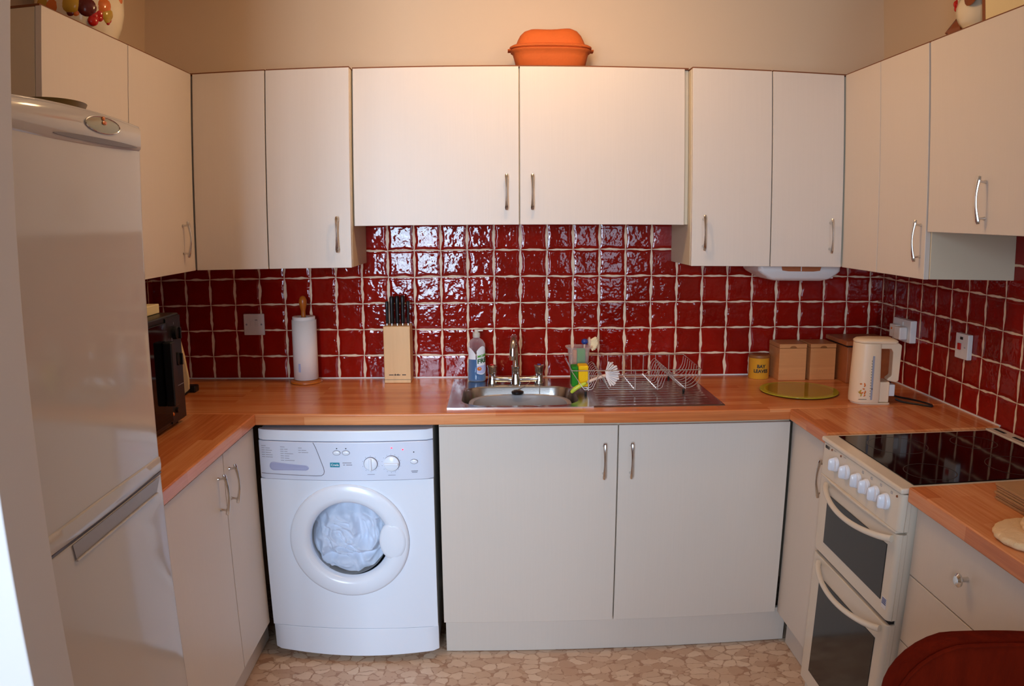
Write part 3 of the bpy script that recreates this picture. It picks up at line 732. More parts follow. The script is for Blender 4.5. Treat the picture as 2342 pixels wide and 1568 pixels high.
# dish brush lying across the rack
def fan(c, axis, spread, rad, thick, n=12, flat=Vector((0, -1, 0))):
    """bristle head: a pleated fan of tufts from c opening along axis"""
    g = G(); axis = Vector(axis).normalized(); side = axis.cross(flat).normalized(); nrm = side.cross(axis).normalized()
    for k in range(n):
        for row in (-1, 0, 1):
            a = spread*(-1+2*(k+0.5*(row != 0))/(n-0.5)); d = (axis*math.cos(a)+side*math.sin(a)+nrm*row*0.20+nrm*0.10*(k % 2)).normalized()
            b = Vector(c)+nrm*row*thick*0.25+side*math.sin(a)*rad*0.2; e = Vector(c)+nrm*row*thick*0.3+d*rad*(1+0.07*math.sin(k*2.7+row))
            g.tube([b, b.lerp(e, 0.5), e], [0.0014, 0.0020, 0.0028], 5)
    return g
db = thing('dish_brush', 'dish brush with lime grip and white bristles lying in the rack', 'brush', (0.34, -0.34, 0.95))
hp = [(0.270, -0.350, 0.918), (0.280, -0.352, 0.932), (0.300, -0.352, 0.945), (0.330, -0.350, 0.958)]
part('grip', G().tube(hp, [0.006, 0.0085, 0.008, 0.0065], 12), M['lime_plastic'], db, subsurf=1)
part('handle', G().tube([(0.326, -0.350, 0.956), (0.345, -0.348, 0.965), (0.375, -0.345, 0.976), (0.402, -0.342, 0.982)], [0.0066, 0.0058, 0.0055, 0.008], 12), M['pink_plastic'], db, subsurf=1)
part('bristles', fan((0.396, -0.342, 0.985), (1, 0, 0.08), 1.25, 0.047, 0.02), M['bristle'], db)
db = thing('dish_brush', 'dish brush with blue collar and cream bristles standing in frosted cup', 'brush', (0.33, -0.20, 0.95))
part('handle', G().tube([(0.3375, -0.1795, 0.955), (0.338, -0.178, 1.0), (0.337, -0.176, 1.05), (0.338, -0.178, 1.070)], [0.0015, 0.0018, 0.003, 0.004], 10), M['pink_plastic'], db)
part('collar', G().sphere((0.338, -0.178, 1.079), (0.013, 0.010, 0.011), 16, 10), M['blue'], db)
part('head', G().lathe([(0.012, 0), (0.019, 0.004), (0.018, 0.008), (0.012, 0.010)], (0.350, -0.178, 1.078), 20, 'x'), M['pink_plastic'], db)
part('bristles', fan((0.352, -0.178, 1.076), (1, 0, -0.25), 0.85, 0.034, 0.02, 18), M['bristle_c'], db)

# ------------------------------------------------------------------ kitchen roll and knife block
kr = thing('kitchen_roll_holder', 'orange wooden kitchen roll stand with turned knob, left of knife block', 'kitchen roll holder', (-0.745, -0.075, ZT))
RC = (-0.745, -0.078, ZT+0.0003)
part('base', G().lathe([(0.060, 0), (0.0635, 0.003), (0.062, 0.008), (0.048, 0.013), (0.01, 0.0135)], RC, 40), M['orange_wood'], kr, smooth=50)
part('pole', G().lathe([(0.009, 0.0135), (0.009, 0.27)], RC, 16), M['orange_wood'], kr)
part('knob', G().lathe([(0.009, 0.2702), (0.0085, 0.282), (0.012, 0.296), (0.0155, 0.312), (0.0150, 0.326), (0.010, 0.337), (0.003, 0.341)], RC, 24), M['orange_wood'], kr, smooth=60)
rl = thing('kitchen_roll', 'white roll of kitchen paper on the orange wooden stand', 'kitchen roll', (RC[0], RC[1], ZT+0.0145))
ring0 = []
for z, e in ((0.015, 0), (0.26, 0.0)):
    ring0.append([((RC[0]+(0.0445+0.0012*math.sin(3*a)+ (0.0015 if i == 0 else 0))*math.cos(a)), RC[1]+(0.0445+0.0012*math.sin(3*a))*math.sin(a), RC[2]+z+e) for i, a in enumerate([2*PI*k/48 for k in range(48)])])
ring0 = [[(RC[0]+(x-RC[0])*0.975, RC[1]+(y-RC[1])*0.975, z) for x, y, z in ring0[0]]] + ring0
ring0[0] = [(x, y, z-0.0008) for x, y, z in ring0[0]]
inn = [[(RC[0]+0.019*math.cos(2*PI*k/48), RC[1]+0.019*math.sin(2*PI*k/48), RC[2]+z) for k in range(48)] for z in (0.258, 0.0155)]
g = G(); g.loft(ring0+[[(RC[0]+(x-RC[0])*0.95, RC[1]+(y-RC[1])*0.95, z+0.0015) for x, y, z in ring0[-1]]]+inn, False)
part('paper', g, M['paper'], rl, smooth=50)
g = G()   # loose outer sheet, a little shorter
g.grid(lambda u, v: (RC[0]+(0.0468+0.003*u*u)*math.cos(PI*1.0+u*PI*1.15), RC[1]+(0.0468+0.003*u*u)*math.sin(PI*1.0+u*PI*1.15), RC[2]+0.0155+v*0.233), 30, 2)
o = part('loose_sheet', g, M['paper'], rl, smooth=60); m = o.modifiers.new('solid', 'SOLIDIFY'); m.thickness = 0.0006
part('printed_mark', G().grid(lambda u, v: (RC[0]+0.0475*math.cos(-PI*0.62+u*0.20), RC[1]+0.0475*math.sin(-PI*0.62+u*0.20), RC[2]+0.048+v*0.033), 4, 1), M['label_pale'], rl)

kbk = thing('knife_block', 'pale beech knife block standing against the red tiles', 'knife block', (-0.378, -0.058, ZT))
g = G().box(-0.430, -0.327, -0.106, -0.012, ZT+0.0003, ZT+0.222)
part('block', g, M['block_wood'], kbk, bevel=0.0025)
part('base_groove', G().box(-0.4302, -0.3268, -0.1064, -0.0118, ZT+0.0135, ZT+0.0148), M['print_dark'], kbk)
g = G()
for x0_, w_ in ((-0.412, 0.018), (-0.392, 0.008), (-0.383, 0.007), (-0.374, 0.006), (-0.361, 0.015)):
    g.box(x0_, x0_+w_, -0.1063, -0.1058, ZT+0.031, ZT+0.034+0.0012*random.random())
g.box(-0.389, -0.386, -0.1063, -0.1058, ZT+0.030, ZT+0.037); g.box(-0.378, -0.3745, -0.1063, -0.1058, ZT+0.030, ZT+0.0365)
part('burnt_mark', g, M['print_dark'], kbk)
KL = ['leftmost short', 'second tall', 'middle', 'fourth tall flat', 'rightmost short']
for k, (x, zt, r) in enumerate(((-0.418, 1.226, 0.0065), (-0.399, 1.246, 0.0088), (-0.378, 1.247, 0.0085), (-0.357, 1.248, 0.0080), (-0.336, 1.227, 0.0062))):
    kn = thing('kitchen_knife', '%s black-handled kitchen knife in the beech knife block' % KL[k], 'knife', (x, -0.062, ZT+0.2225), 0, 'knives in the beech block')
    zb = ZT+0.2225
    rings = []
    for s, m_ in ((0, 0.85), (0.08, 0.95), (0.35, 0.9), (0.7, 1.0), (0.92, 1.08), (0.985, 0.85), (1.0, 0.4)):
        rings.append([(x+r*m_*math.cos(a), -0.066+r*1.5*m_*math.sin(a), zb+0.006+(zt-zb-0.006)*s) for a in [2*PI*i/16 for i in range(16)]])
    part('handle', G().loft(rings), M['black'], kn, smooth=50)
    part('bolster', G().box(x-0.0012, x+0.0012, -0.078, -0.054, zb, zb+0.0075), M['steel'], kn)

# ------------------------------------------------------------------ left worktop: mini oven
ov = thing('mini_oven', 'black countertop mini oven half hidden behind the fridge', 'oven', (-1.16, -0.92, ZT))
ox = -1.000
part('casing', G().box(-1.345, ox, -1.145, -0.694, ZT+0.012, 1.262), M['black'], ov, bevel=0.006)
part('control_panel', G().box(ox, ox+0.004, -0.812, -0.697, ZT+0.018, 1.255), M['black'], ov, bevel=0.001)
dd = part('glass_door', G().box(ox, ox+0.010, -1.142, -0.816, ZT+0.030, 1.245), M['black_gloss'], ov, bevel=0.002)
part('door_handle', G().box(ox+0.010, ox+0.040, -0.862, -0.826, ZT+0.085, 1.190), M['black'], dd, bevel=0.005)
for z in (1.204, 1.122):
    kb = part('dial', G().lathe([(0.021, 0), (0.020, 0.012), (0.012, 0.016)], (ox+0.0042, -0.748, z), 24, 'x'), M['black'], ov)
    part('dial_grip', G().box(ox+0.016, ox+0.027, -0.752, -0.744, z-0.018, z+0.018), M['black'], kb, bevel=0.002)
    part('scale_mark', G().box(ox+0.0042, ox+0.0046, -0.772, -0.770, z-0.026, z-0.012), M['print_grey'], ov)
    part('scale_mark', G().box(ox+0.0042, ox+0.0046, -0.752, -0.750, z+0.026, z+0.034), M['print_grey'], ov)
part('push_button', G().lathe([(0.009, 0), (0.008, 0.008)], (ox+0.0042, -0.775, 0.965), 16, 'x'), M['black'], ov)
part('pilot_lamp', G().lathe([(0.006, 0), (0.004, 0.003)], (ox+0.0042, -0.802, 0.958), 12, 'x'), M['fruit_or'], ov)
part('vent_line', G().box(ox+0.0042, ox+0.0048, -0.806, -0.702, 1.036, 1.038), M['print_grey'], ov)
for x in (-1.32, -1.03):
    for y in (-1.12, -0.72): part('foot', G().cyl((x, y, ZT+0.0003), 0.012, 0.0125, n=16), M['black'], ov)
single('cream_box', 'small flat cream carton lying on top of the black mini oven', 'carton', G().box(-1.20, -1.055, -0.86, -0.715, 1.2625, 1.292), M['cream_card'], (-1.13, -0.79, 1.2625), bevel=0.003)
# board leaning behind the oven
g = G().prism([(-1.345, 0.9105), (-1.160, 0.9105), (-1.142, 0.930), (-1.140, 0.972), (-1.152, 1.06), (-1.172, 1.15), (-1.20, 1.19), (-1.345, 1.19)], 'y', -0.306, -0.292)
single('chopping_board', 'cream wooden board leaning upright behind the black mini oven', 'chopping board', g, M['cream_card'], (-1.24, -0.30, 0.9105), bevel=0.002)
pl = thing('power_plug', 'black power plug with cable lying behind the mini oven', 'plug', (-1.145, -0.25, ZT))
part('plug_body', G().box(-1.168, -1.128, -0.275, -0.232, ZT+0.0003, ZT+0.026), M['black'], pl, bevel=0.005)
part('cable', G().tube([(-1.150, -0.276, ZT+0.010), (-1.148, -0.34, ZT+0.005), (-1.165, -0.42, ZT+0.005), (-1.20, -0.52, ZT+0.005), (-1.22, -0.66, ZT+0.006)], 0.0035, 8), M['black'], pl)

# wall plates
sp_ = thing('fused_switch', 'white fused spur switch plate on tiles left of the kitchen roll', 'switch', (-0.967, 0, 1.132))
part('plate', G().box(-1.010, -0.924, -0.009, -0.0003, 1.089, 1.175), M['socket'], sp_, bevel=0.003)
part('rocker', G().box(-0.961, -0.948, -0.0115, -0.0092, 1.124, 1.146), M['socket'], sp_, bevel=0.001)
part('fuse_carrier', G().box(-0.982, -0.966, -0.0105, -0.0092, 1.124, 1.146), M['socket'], sp_, bevel=0.001)
part('marking', G().box(-0.962, -0.952, -0.0098, -0.0092, 1.149, 1.151), M['print_dark'], sp_)
for x in (-0.998, -0.936): part('screw', G().lathe([(0.004, -0.0092), (0.0032, -0.0104)], (x, 0, 1.132), 12, 'y'), M['print_grey'], sp_)

# ------------------------------------------------------------------ right side small things
tn = thing('storage_tin', 'mustard yellow tin lettered BAY LEAVES beside the wooden boxes', 'tin', (1.058, -0.062, ZT))
TC = (1.058, -0.066, ZT+0.0003)
part('tin_body', G().lathe([(0.0405, 0), (0.042, 0.0015), (0.0415, 0.082), (0.0425, 0.0835)], TC, 48), M['yellow_tin'], tn, smooth=50)
part('lid', G().lathe([(0.0425, 0.0838), (0.043, 0.086), (0.0425, 0.094), (0.040, 0.0955), (0.01, 0.0956)], TC, 48), M['tin_lid'], tn, smooth=50)
def wrapt(z0_): return lambda x, y, z: (TC[0]+(0.0423+z)*math.sin(x/0.042-0.10), TC[1]-(0.0423+z)*math.cos(x/0.042-0.10), TC[2]+z0_+y)
part('lettering', text_g('BAY', 0.0185, wrapt(0.046), bold=0.0007), M['print_dark'], tn)
part('lettering', text_g('LEAVES', 0.0185, wrapt(0.027), bold=0.0007), M['print_dark'], tn)
def wood_box(x0, x1, lbl):
    t = thing('wooden_canister', lbl, 'canister', ((x0+x1)/2, -0.07, ZT), 0)
    part('body', G().box(x0, x1, -0.134, -0.012, ZT+0.0003, 1.0385), M['box_wood'], t, bevel=0.0012)
    ld = part('lid', G().box(x0-0.0005, x1+0.0005, -0.1345, -0.0115, 1.0395, 1.056), M['box_wood'], t, bevel=0.0015)
    m = (x0+x1)/2; g = G(); pl_ = [(m-0.015, 1.0397)]
    for k in range(9): a = PI-PI*k/8; pl_.append((m+0.014*math.cos(a), 1.0402+0.0085*math.sin(a)))
    pl_.append((m+0.015, 1.0397)); g.prism(pl_, 'y', -0.1352, -0.1346)
    part('finger_notch', g, M['tin_lid'], ld)
wood_box(1.118, 1.232, 'square wooden lidded canister next to the yellow tin')
wood_box(1.2495, 1.3575, 'square wooden lidded canister between its twin and the bread bin')
bb = thing('bread_bin', 'reddish wooden bin with overhanging lid behind the kettle', 'bread bin', (1.47, -0.12, ZT))
part('body', G().box(1.374, 1.575, -0.205, -0.02, ZT+0.0003, 1.052), M['bin_wood'], bb, bevel=0.002)
part('lid', G().box(1.362, 1.585, -0.218, -0.012, 1.060, 1.078), M['bin_wood'], bb, bevel=0.003)
part('lid_rail', G().box(1.378, 1.571, -0.203, -0.022, 1.0525, 1.0595), M['dark'], bb)

gb = thing('glass_board', 'round lime yellow glass worktop board in front of the wooden canisters', 'glass board', (1.125, -0.338, ZT))
GC = (1.125, -0.338, ZT)
part('glass_disc', G().lathe([(0.144, 0.004), (0.147, 0.0052), (0.147, 0.0068), (0.1455, 0.008), (0.128, 0.0081), (0.01, 0.0081)], GC, 72), M['lime_rim'], gb)
part('centre_panel', G().lathe([(0.126, 0.0082), (0.1255, 0.0086), (0.01, 0.0086)], GC, 72), M['lime_glass'], gb)
for a in (0.6, 2.7, 4.8): part('foot', G().cyl((GC[0]+0.1*math.cos(a), GC[1]+0.1*math.sin(a), ZT+0.0003), 0.006, 0.0038, n=12), M['cap'], gb)

# kettle
kt = thing('kettle', 'cream plastic jug kettle with water gauge on the right worktop', 'kettle', (1.245, -0.515, ZT), math.radians(-9))
H = 0.226
def kring(x0, x1, hw, z, n=6):
    # D-shaped plan: rounded spout side at x0
    pts = [(x1, -hw*0.80), (x1, hw*0.80)]
    pts = []
    for k in range(13):
        a = PI/2+PI*k/12; pts.append((x0+0.045+0.045*math.cos(a), hw*math.sin(a)))
    pts += [(x1-0.008, -hw*0.98), (x1, -hw*0.86), (x1, hw*0.86), (x1-0.008, hw*0.98)]
    return [(x, y, z) for x, y in pts]
part('jug_body', G().loft([kring(-0.002, .094, .050, .006), kring(-0.003, .096, .052, .02), kring(0, .094, .050, .12), kring(.004, .092, .047, H-.012)]), M['kettle'], kt, bevel=0.002, smooth=40)
part('base_plate', G().loft([kring(.004, .135, .044, .0003), kring(.004, .135, .044, .0055)]), M['kettle'], kt)
ld = part('lid', G().loft([kring(.003, .150, .0475, H-.0115), kring(.002, .152, .0485, H-.004), kring(.010, .147, .043, H+.001), kring(.030, .135, .032, H+.004)]), M['kettle'], kt, bevel=0.0015)
hg = G()
prof_h = [(0.092, H-0.012), (0.160, H-0.012), (0.174, H-0.020), (0.170, 0.080), (0.160, 0.074), (0.128, 0.080), (0.128, 0.088), (0.142, 0.098), (0.142, H-0.045), (0.136, H-0.034), (0.092, H-0.034)]
hg.prism(prof_h, 'y', -0.020, 0.020)
part('handle', hg, M['kettle'], kt, bevel=0.004)
part('power_connector', G().box(0.0965, 0.133, -0.036, 0.036, 0.0058, 0.079), M['kettle'], kt, bevel=0.004)
part('connector_plug', G().box(0.1335, 0.160, -0.016, 0.016, 0.024, 0.066), M['socket'], kt, bevel=0.003)
gg = part('water_gauge', G().box(0.060, 0.067, -0.0525, -0.0505, 0.018, 0.172), M['print_grey'], kt, bevel=0.0008)
g = G()
for k in range(14): g.box(0.0565, 0.0595, -0.0525, -0.0508, 0.03+k*0.0095, 0.0315+k*0.0095)
g.sphere((0.0635, -0.0525, 0.057), 0.0022, 8, 6)
part('gauge_marks', g, M['print_dark'], gg)
fl = G()
def leaf(cx, cz, a, L, w):
    c, s = math.cos(a), math.sin(a)
    fl.add([(cx+c*px-s*pz, -0.0525, cz+s*px+c*pz) for px, pz in ((0, 0), (L*0.5, w), (L, 0), (L*0.5, -w))], [(0, 1, 2, 3)])
for k in range(9): leaf(0.034+0.006*math.sin(k*2.1), 0.030+k*0.0055, 0.6+k*1.1, 0.011, 0.003)
part('flower_print', fl, M['fruit_or'], kt)
fl = G()
for k in range(6): leaf(0.026+0.003*math.sin(k*1.7), 0.028+k*0.005, 1.6+k*0.4, 0.010, 0.0022)
part('leaf_print', fl, M['fruit_yel'], kt)
part('printed_line', G().box(0.018, 0.047, -0.0524, -0.0512, 0.019, 0.0205), M['print_dark'], kt)
# flex
cb = [(1.41, -0.545, ZT+0.012), (1.43, -0.56, ZT+0.005), (1.47, -0.60, ZT+0.004), (1.505, -0.635, ZT+0.004), (1.515, -0.60, ZT+0.004), (1.49, -0.53, ZT+0.004), (1.455, -0.47, ZT+0.004), (1.46, -0.40, ZT+0.004), (1.50, -0.33, ZT+0.02), (1.515, -0.30, ZT+0.10), (1.52, -0.29, ZT+0.175)]
def smoothpath(P, n=6):
    out = []; P = [Vector(p) for p in P]
    for i in range(len(P)-1):
        a, b, c, d = P[max(i-1, 0)], P[i], P[i+1], P[min(i+2, len(P)-1)]
        for k in range(n):
            t = k/n; out.append(0.5*((2*b)+(-a+c)*t+(2*a-5*b+4*c-d)*t*t+(-a+3*b-3*c+d)*t**3))
    out.append(P[-1]); return out
single('kettle_flex', 'dark grey kettle flex coiled on the worktop right of the kettle', 'cable', G().tube(smoothpath(cb), 0.0033, 8), M['black'], (1.46, -0.5, ZT))
# double socket with plugs, cooker switch
ds = thing('double_socket', 'white double wall socket with adaptor above the kettle', 'socket', (XR, -0.265, 1.128))
part('back_box', G().box(1.568, XR-0.0003, -0.337, -0.196, 1.086, 1.172), M['socket'], ds, bevel=0.003)
part('adaptor', G().box(1.545, 1.5675, -0.262, -0.212, 1.098, 1.148), M['socket'], ds, bevel=0.003, label='small white adaptor with orange neon')
part('neon', G().box(1.5435, 1.5449, -0.236, -0.226, 1.128, 1.136), M['fruit_or'], ds)
part('rocker', G().box(1.5655, 1.5679, -0.280, -0.268, 1.148, 1.162), M['socket'], ds, bevel=0.001)
pp = thing('power_plug', 'white mains plug pushed into the double wall socket', 'plug', (1.545, -0.292, 1.12))
part('plug_body', G().box(1.533, 1.5675, -0.318, -0.268, 1.096, 1.146), M['socket'], pp, bevel=0.006)
cs = thing('cooker_switch', 'white cooker switch with red rocker on the right wall tiles', 'switch', (XR, -0.675, 1.13))
part('plate', G().box(1.576, XR-0.0003, -0.716, -0.638, 1.087, 1.173), M['socket'], cs, bevel=0.003)
part('red_rocker', G().box(1.570, 1.5758, -0.676, -0.660, 1.118, 1.140), M['red'], cs, bevel=0.001)
part('neon_window', G().box(1.5745, 1.5758, -0.684, -0.668, 1.153, 1.162), M['print_dark'], cs)
part('marking', G().box(1.5752, 1.5758, -0.702, -0.694, 1.126, 1.129), M['print_grey'], cs)

# dispenser fixed under the corner cabinet
dp = thing('wall_dispenser', 'white plastic kitchen dispenser mounted beneath the right corner wall cabinet', 'dispenser', (1.15, -0.15, 1.31))
g = G(); rings = []
for z, x0, x1, y0, y1 in ((1.3705, 0.982, 1.318, -0.235, -0.03), (1.350, 0.985, 1.315, -0.238, -0.03), (1.340, 0.995, 1.305, -0.236, -0.03), (1.326, 1.020, 1.285, -0.232, -0.04), (1.320, 1.024, 1.276, -0.228, -0.04), (1.312, 1.05, 1.25, -0.215, -0.05)):
    rings.append([(x, y, z) for x, y in rrect(x0, x1, y0, y1, 0.018)])
part('housing', G().loft(rings), M['socket'], dp, smooth=40)
part('slot', G().prism([(1.072, 1.3695), (1.076, 1.352), (1.10, 1.349), (1.20, 1.349), (1.226, 1.352), (1.232, 1.3695)], 'y', -0.2415, -0.2365), M['bin_wood'], dp)
part('slot_divider', G().box(1.148, 1.152, -0.2425, -0.2417, 1.350, 1.369), M['socket'], dp)
part('corner_tab', G().box(1.286, 1.298, -0.20, -0.19, 1.3205, 1.3265), M['white_flat'], dp, bevel=0.001)

# ------------------------------------------------------------------ on top of the wall cabinets
ZC = UT+0.0055
rp = thing('clay_roaster', 'orange terracotta clay roasting pot with lid on the central cabinet', 'clay pot', (0.208, -0.17, ZC+0.002))
pc = (0.2095, -0.165)
def ov_(a, b, z, p=2.8): return oval(pc[0], pc[1], a, b, z, 56, p)
Zp = ZC+0.0023
part('pot_base', G().loft([ov_(.118, .058, Zp), ov_(.124, .062, Zp+.004), ov_(.134, .072, Zp+.045), ov_(.139, .077, Zp+.062), ov_(.146, .083, Zp+.066), ov_(.1475, .084, Zp+.0715), ov_(.144, .08, Zp+.074)]), M['terracotta'], rp, smooth=50)
g = G()
rings = [ov_(.144, .081, Zp+.0745), ov_(.1495, .086, Zp+.077), ov_(.1500, .0865, Zp+.083), ov_(.142, .079, Zp+.088), ov_(.128, .068, Zp+.090)]
for (a, b, z, w) in ((.121, .066, .108, 0), (.112, .061, .126, .1), (.098, .052, .140, .5), (.078, .040, .148, 1), (.045, .022, .150, 1), (.01, .006, .150, 1)):
    r_ = ov_(a, b, Zp+z)
    rings.append([(x, y, zz + w*(0.0035*math.cos((x-pc[0])/0.10*PI+PI)+0.003*(x-pc[0])/0.1)) for x, y, zz in r_])
g.loft(rings); part('lid', g, M['terracotta'], rp, smooth=60)
for sx in (-1, 1): part('lug', G().loft([[(pc[0]+sx*(0.140+dx), pc[1]+0.024*math.cos(a), Zp+0.073+0.0055*math.sin(a)) for a in [2*PI*i/12 for i in range(12)]] for dx in (0, 0.012, 0.0165)]), M['terracotta'], rp, smooth=60)

jr = thing('ceramic_jar', 'white ceramic jar with moulded red and yellow fruit, left cabinet top', 'jar', (-1.245, -0.815, ZC))
jc = (-1.245, -0.815, ZC+0.0004)
part('jar_body', G().lathe([(0.095, 0), (0.104, 0.004), (0.112, 0.02), (0.126, 0.06), (0.133, 0.10), (0.130, 0.17), (0.112, 0.22), (0.09, 0.235), (0.09, 0.245)], jc, 56), M['ceramic'], jr, smooth=60)
FR = [(0.042, -0.128, 0.102, 0.03, 'yel'), (0.04, -0.129, 0.08, 0.016, 'dark'), (0.072, -0.114, 0.1, 0.026, 'dark'), (0.083, -0.106, 0.095, 0.03, 'dark'), (0.095, -0.096, 0.098, 0.014, 'or'), (0.092, -0.099, 0.08, 0.014, 'red'), (0.098, -0.093, 0.058, 0.017, 'red'), (0.1, -0.091, 0.072, 0.016, 'red'), (0.112, -0.076, 0.081, 0.018, 'red'), (0.112, -0.076, 0.069, 0.013, 'red'), (0.105, -0.084, 0.098, 0.018, 'yel'), (0.118, -0.065, 0.104, 0.028, 'or'), (0.124, -0.054, 0.084, 0.024, 'yel'), (0.125, -0.052, 0.071, 0.016, 'yel'), (0.127, -0.047, 0.118, 0.012, 'dark'), (0.13, -0.036, 0.122, 0.014, 'red'), (0.133, -0.022, 0.115, 0.014, 'red'), (0.13, -0.037, 0.107, 0.012, 'red'), (0.131, -0.033, 0.097, 0.013, 'red'), (0.133, -0.024, 0.091, 0.011, 'red'), (0.131, -0.033, 0.078, 0.011, 'red'), (0.128, -0.043, 0.067, 0.01, 'red'), (0.126, -0.047, 0.059, 0.008, 'red'), (0.055, -0.123, 0.078, 0.014, 'or'),
      (-0.02, -0.133, 0.10, 0.026, 'or'), (-0.06, -0.12, 0.11, 0.03, 'yel'), (0.09, -0.10, 0.15, 0.03, 'yel'), (0.125, -0.05, 0.15, 0.026, 'dark'), (0.133, 0.01, 0.14, 0.022, 'or'), (0.13, 0.04, 0.11, 0.018, 'dark')]
for dx, dy, dz, r, k in FR:
    n_ = math.hypot(dx, dy); g = G().sphere((0, 0, 0), (r*0.45, r, r), 16, 10); a = math.atan2(dy, dx)
    q = 0.93*0.133/n_
    g.v = [(jc[0]+dx*q+x*math.cos(a)-y*math.sin(a), jc[1]+dy*q+x*math.sin(a)+y*math.cos(a), jc[2]+dz+z) for x, y, z in g.v]
    part('fruit_relief', g, M[{'yel': 'fruit_yel', 'dark': 'fruit_dark', 'or': 'fruit_or', 'red': 'fruit_red'}[k]], jr, smooth=80)
part('jar_lid', G().lathe([(0.093, 0.2455), (0.096, 0.252), (0.06, 0.27), (0.015, 0.276), (0.016, 0.29), (0.004, 0.30)], jc, 32), M['ceramic'], jr, smooth=60)

hn = thing('hen_figure', 'glazed ceramic hen with red wattle and brown tail, right cabinet top', 'ornament', (1.415, -0.990, ZC))
hc = Vector((1.405, -0.990, ZC+0.0005))
def tr(p): return (hc.x+p[0], hc.y+p[1], hc.z+p[2])
g = G()   # body: loft along y from tail (+y, away) to breast
rings = []
for y, rx, rz, zc in ((-0.085, .020, .03, .10), (-0.07, .045, .06, .095), (-0.03, .062, .075, .085), (0.02, .064, .07, .078), (0.06, .05, .055, .082), (0.085, .03, .035, .10)):
    rings.append([tr((rx*math.cos(a), y, zc+rz*math.sin(a))) for a in [2*PI*i/24 for i in range(24)]])
g.loft(rings); part('body', g, M['ceramic'], hn, smooth=60)
part('base', G().lathe([(0.055, 0), (0.058, 0.004), (0.045, 0.014), (0.03, 0.03)], hc, 32), M['ceramic'], hn)
part('neck', G().tube([tr((-0.01, 0.03, .12)), tr((-0.012, 0.045, .16)), tr((-0.012, 0.05, .20)), tr((-0.012, 0.052, .225))], [.045, .034, .026, .022], 20), M['ceramic'], hn, smooth=60)
part('head', G().sphere(tr((-0.012, 0.056, .235)), (.024, .030, .024), 20, 12), M['ceramic'], hn)
part('wattle', G().sphere(tr((-0.035, 0.077, .100)), (.009, .008, .009), 10, 8).sphere(tr((-0.035, 0.080, .115)), (.009, .009, .012), 10, 8).sphere(tr((-0.025, 0.082, .132)), (.008, .010, .012), 10, 8), M['fruit_red'], hn)
part('wing', G().loft([[tr((-0.060+0.010*math.cos(a), -0.045+0.040*math.sin(a)*s, .118+0.040*math.cos(a)*s)) for a in [2*PI*i/16 for i in range(16)]] for s in (1.0, 0.2)]), M['brown_glaze'], hn, smooth=60)
part('back_plumage', G().sphere(tr((-0.01, -0.045, .165)), (.05, .05, .055), 20, 12), M['brown_glaze'], hn)
part('leaf_base', G().loft([[tr((-0.02+0.02*math.cos(a), y, .040+w*math.sin(a))) for a in [2*PI*i/12 for i in range(12)]] for y, w in ((0.055, .030), (0.09, .040), (0.12, .024), (0.138, .004))]), M['brown_glaze'], hn, smooth=60)
bx = thing('storage_box', 'pale box with brown edge standing right of the ceramic hen', 'box', (1.43, -1.18, ZC))
part('box_body', G().box(1.34, 1.56, -1.36, -1.103, ZC+0.0003, ZC+0.24), M['cream_card'], bx, bevel=0.002)
part('box_spine', G().box(1.34, 1.56, -1.1025, -1.088, ZC+0.0003, ZC+0.24), M['brown_glaze'], bx, bevel=0.001)

# ------------------------------------------------------------------ fridge freezer
fz = thing('fridge_freezer', 'tall glossy white fridge freezer at the left edge of the kitchen', 'fridge freezer', (-1.06, -1.72, 0))
FX = -0.752; y0, y1 = -1.995, -1.445
part('cabinet', G().box(-1.36, FX-0.055, y0, y1, 0.012, 1.745), M['white_gloss'], fz, bevel=0.006)
def door_g(z0_, z1_, bow=0.006, top=None):
    g = G(); nu, nv = 20, 16
    def f(u, v):
        y = y0+(y1-y0)*u; b = bow*(1-(2*u-1)**2)
        zt = z1_ + (top(u) if top else 0); z = z0_+(zt-z0_)*v
        ed = min(u, 1-u)*(y1-y0)
        rnd = 0.0 if ed > 0.014 else 0.014-math.sqrt(max(0, 0.014**2-(0.014-ed)**2))
        return (FX-0.006+b-rnd, y, z)
    us = [0, .004, .010, .018, .03]+[.03+.94*k/16 for k in range(1, 16)]+[.97, .982, .990, .996, 1]
    front = [[f(u, v/nv) for u in us] for v in range(nv+1)]
    for k, row in enumerate(front):
        row.append((FX-0.052, y1, row[-1][2])); row.insert(0, (FX-0.052, y0, row[0][2]))
    n = len(front[0])
    g.loft(front, False, closed=True)
    g.f.append(tuple(range(n))); g.f.append(tuple(range(nv*n, nv*n+n)))
    return g
ud = part('fridge_door', door_g(0.9885, 1.746, top=lambda u: 0.008*(1-(2*u-1)**2)), M['white_gloss'], fz, bevel=0.004, smooth=40)
ld_ = part('freezer_door', door_g(0.05, 0.983), M['white_gloss'], fz, bevel=0.004, smooth=40)
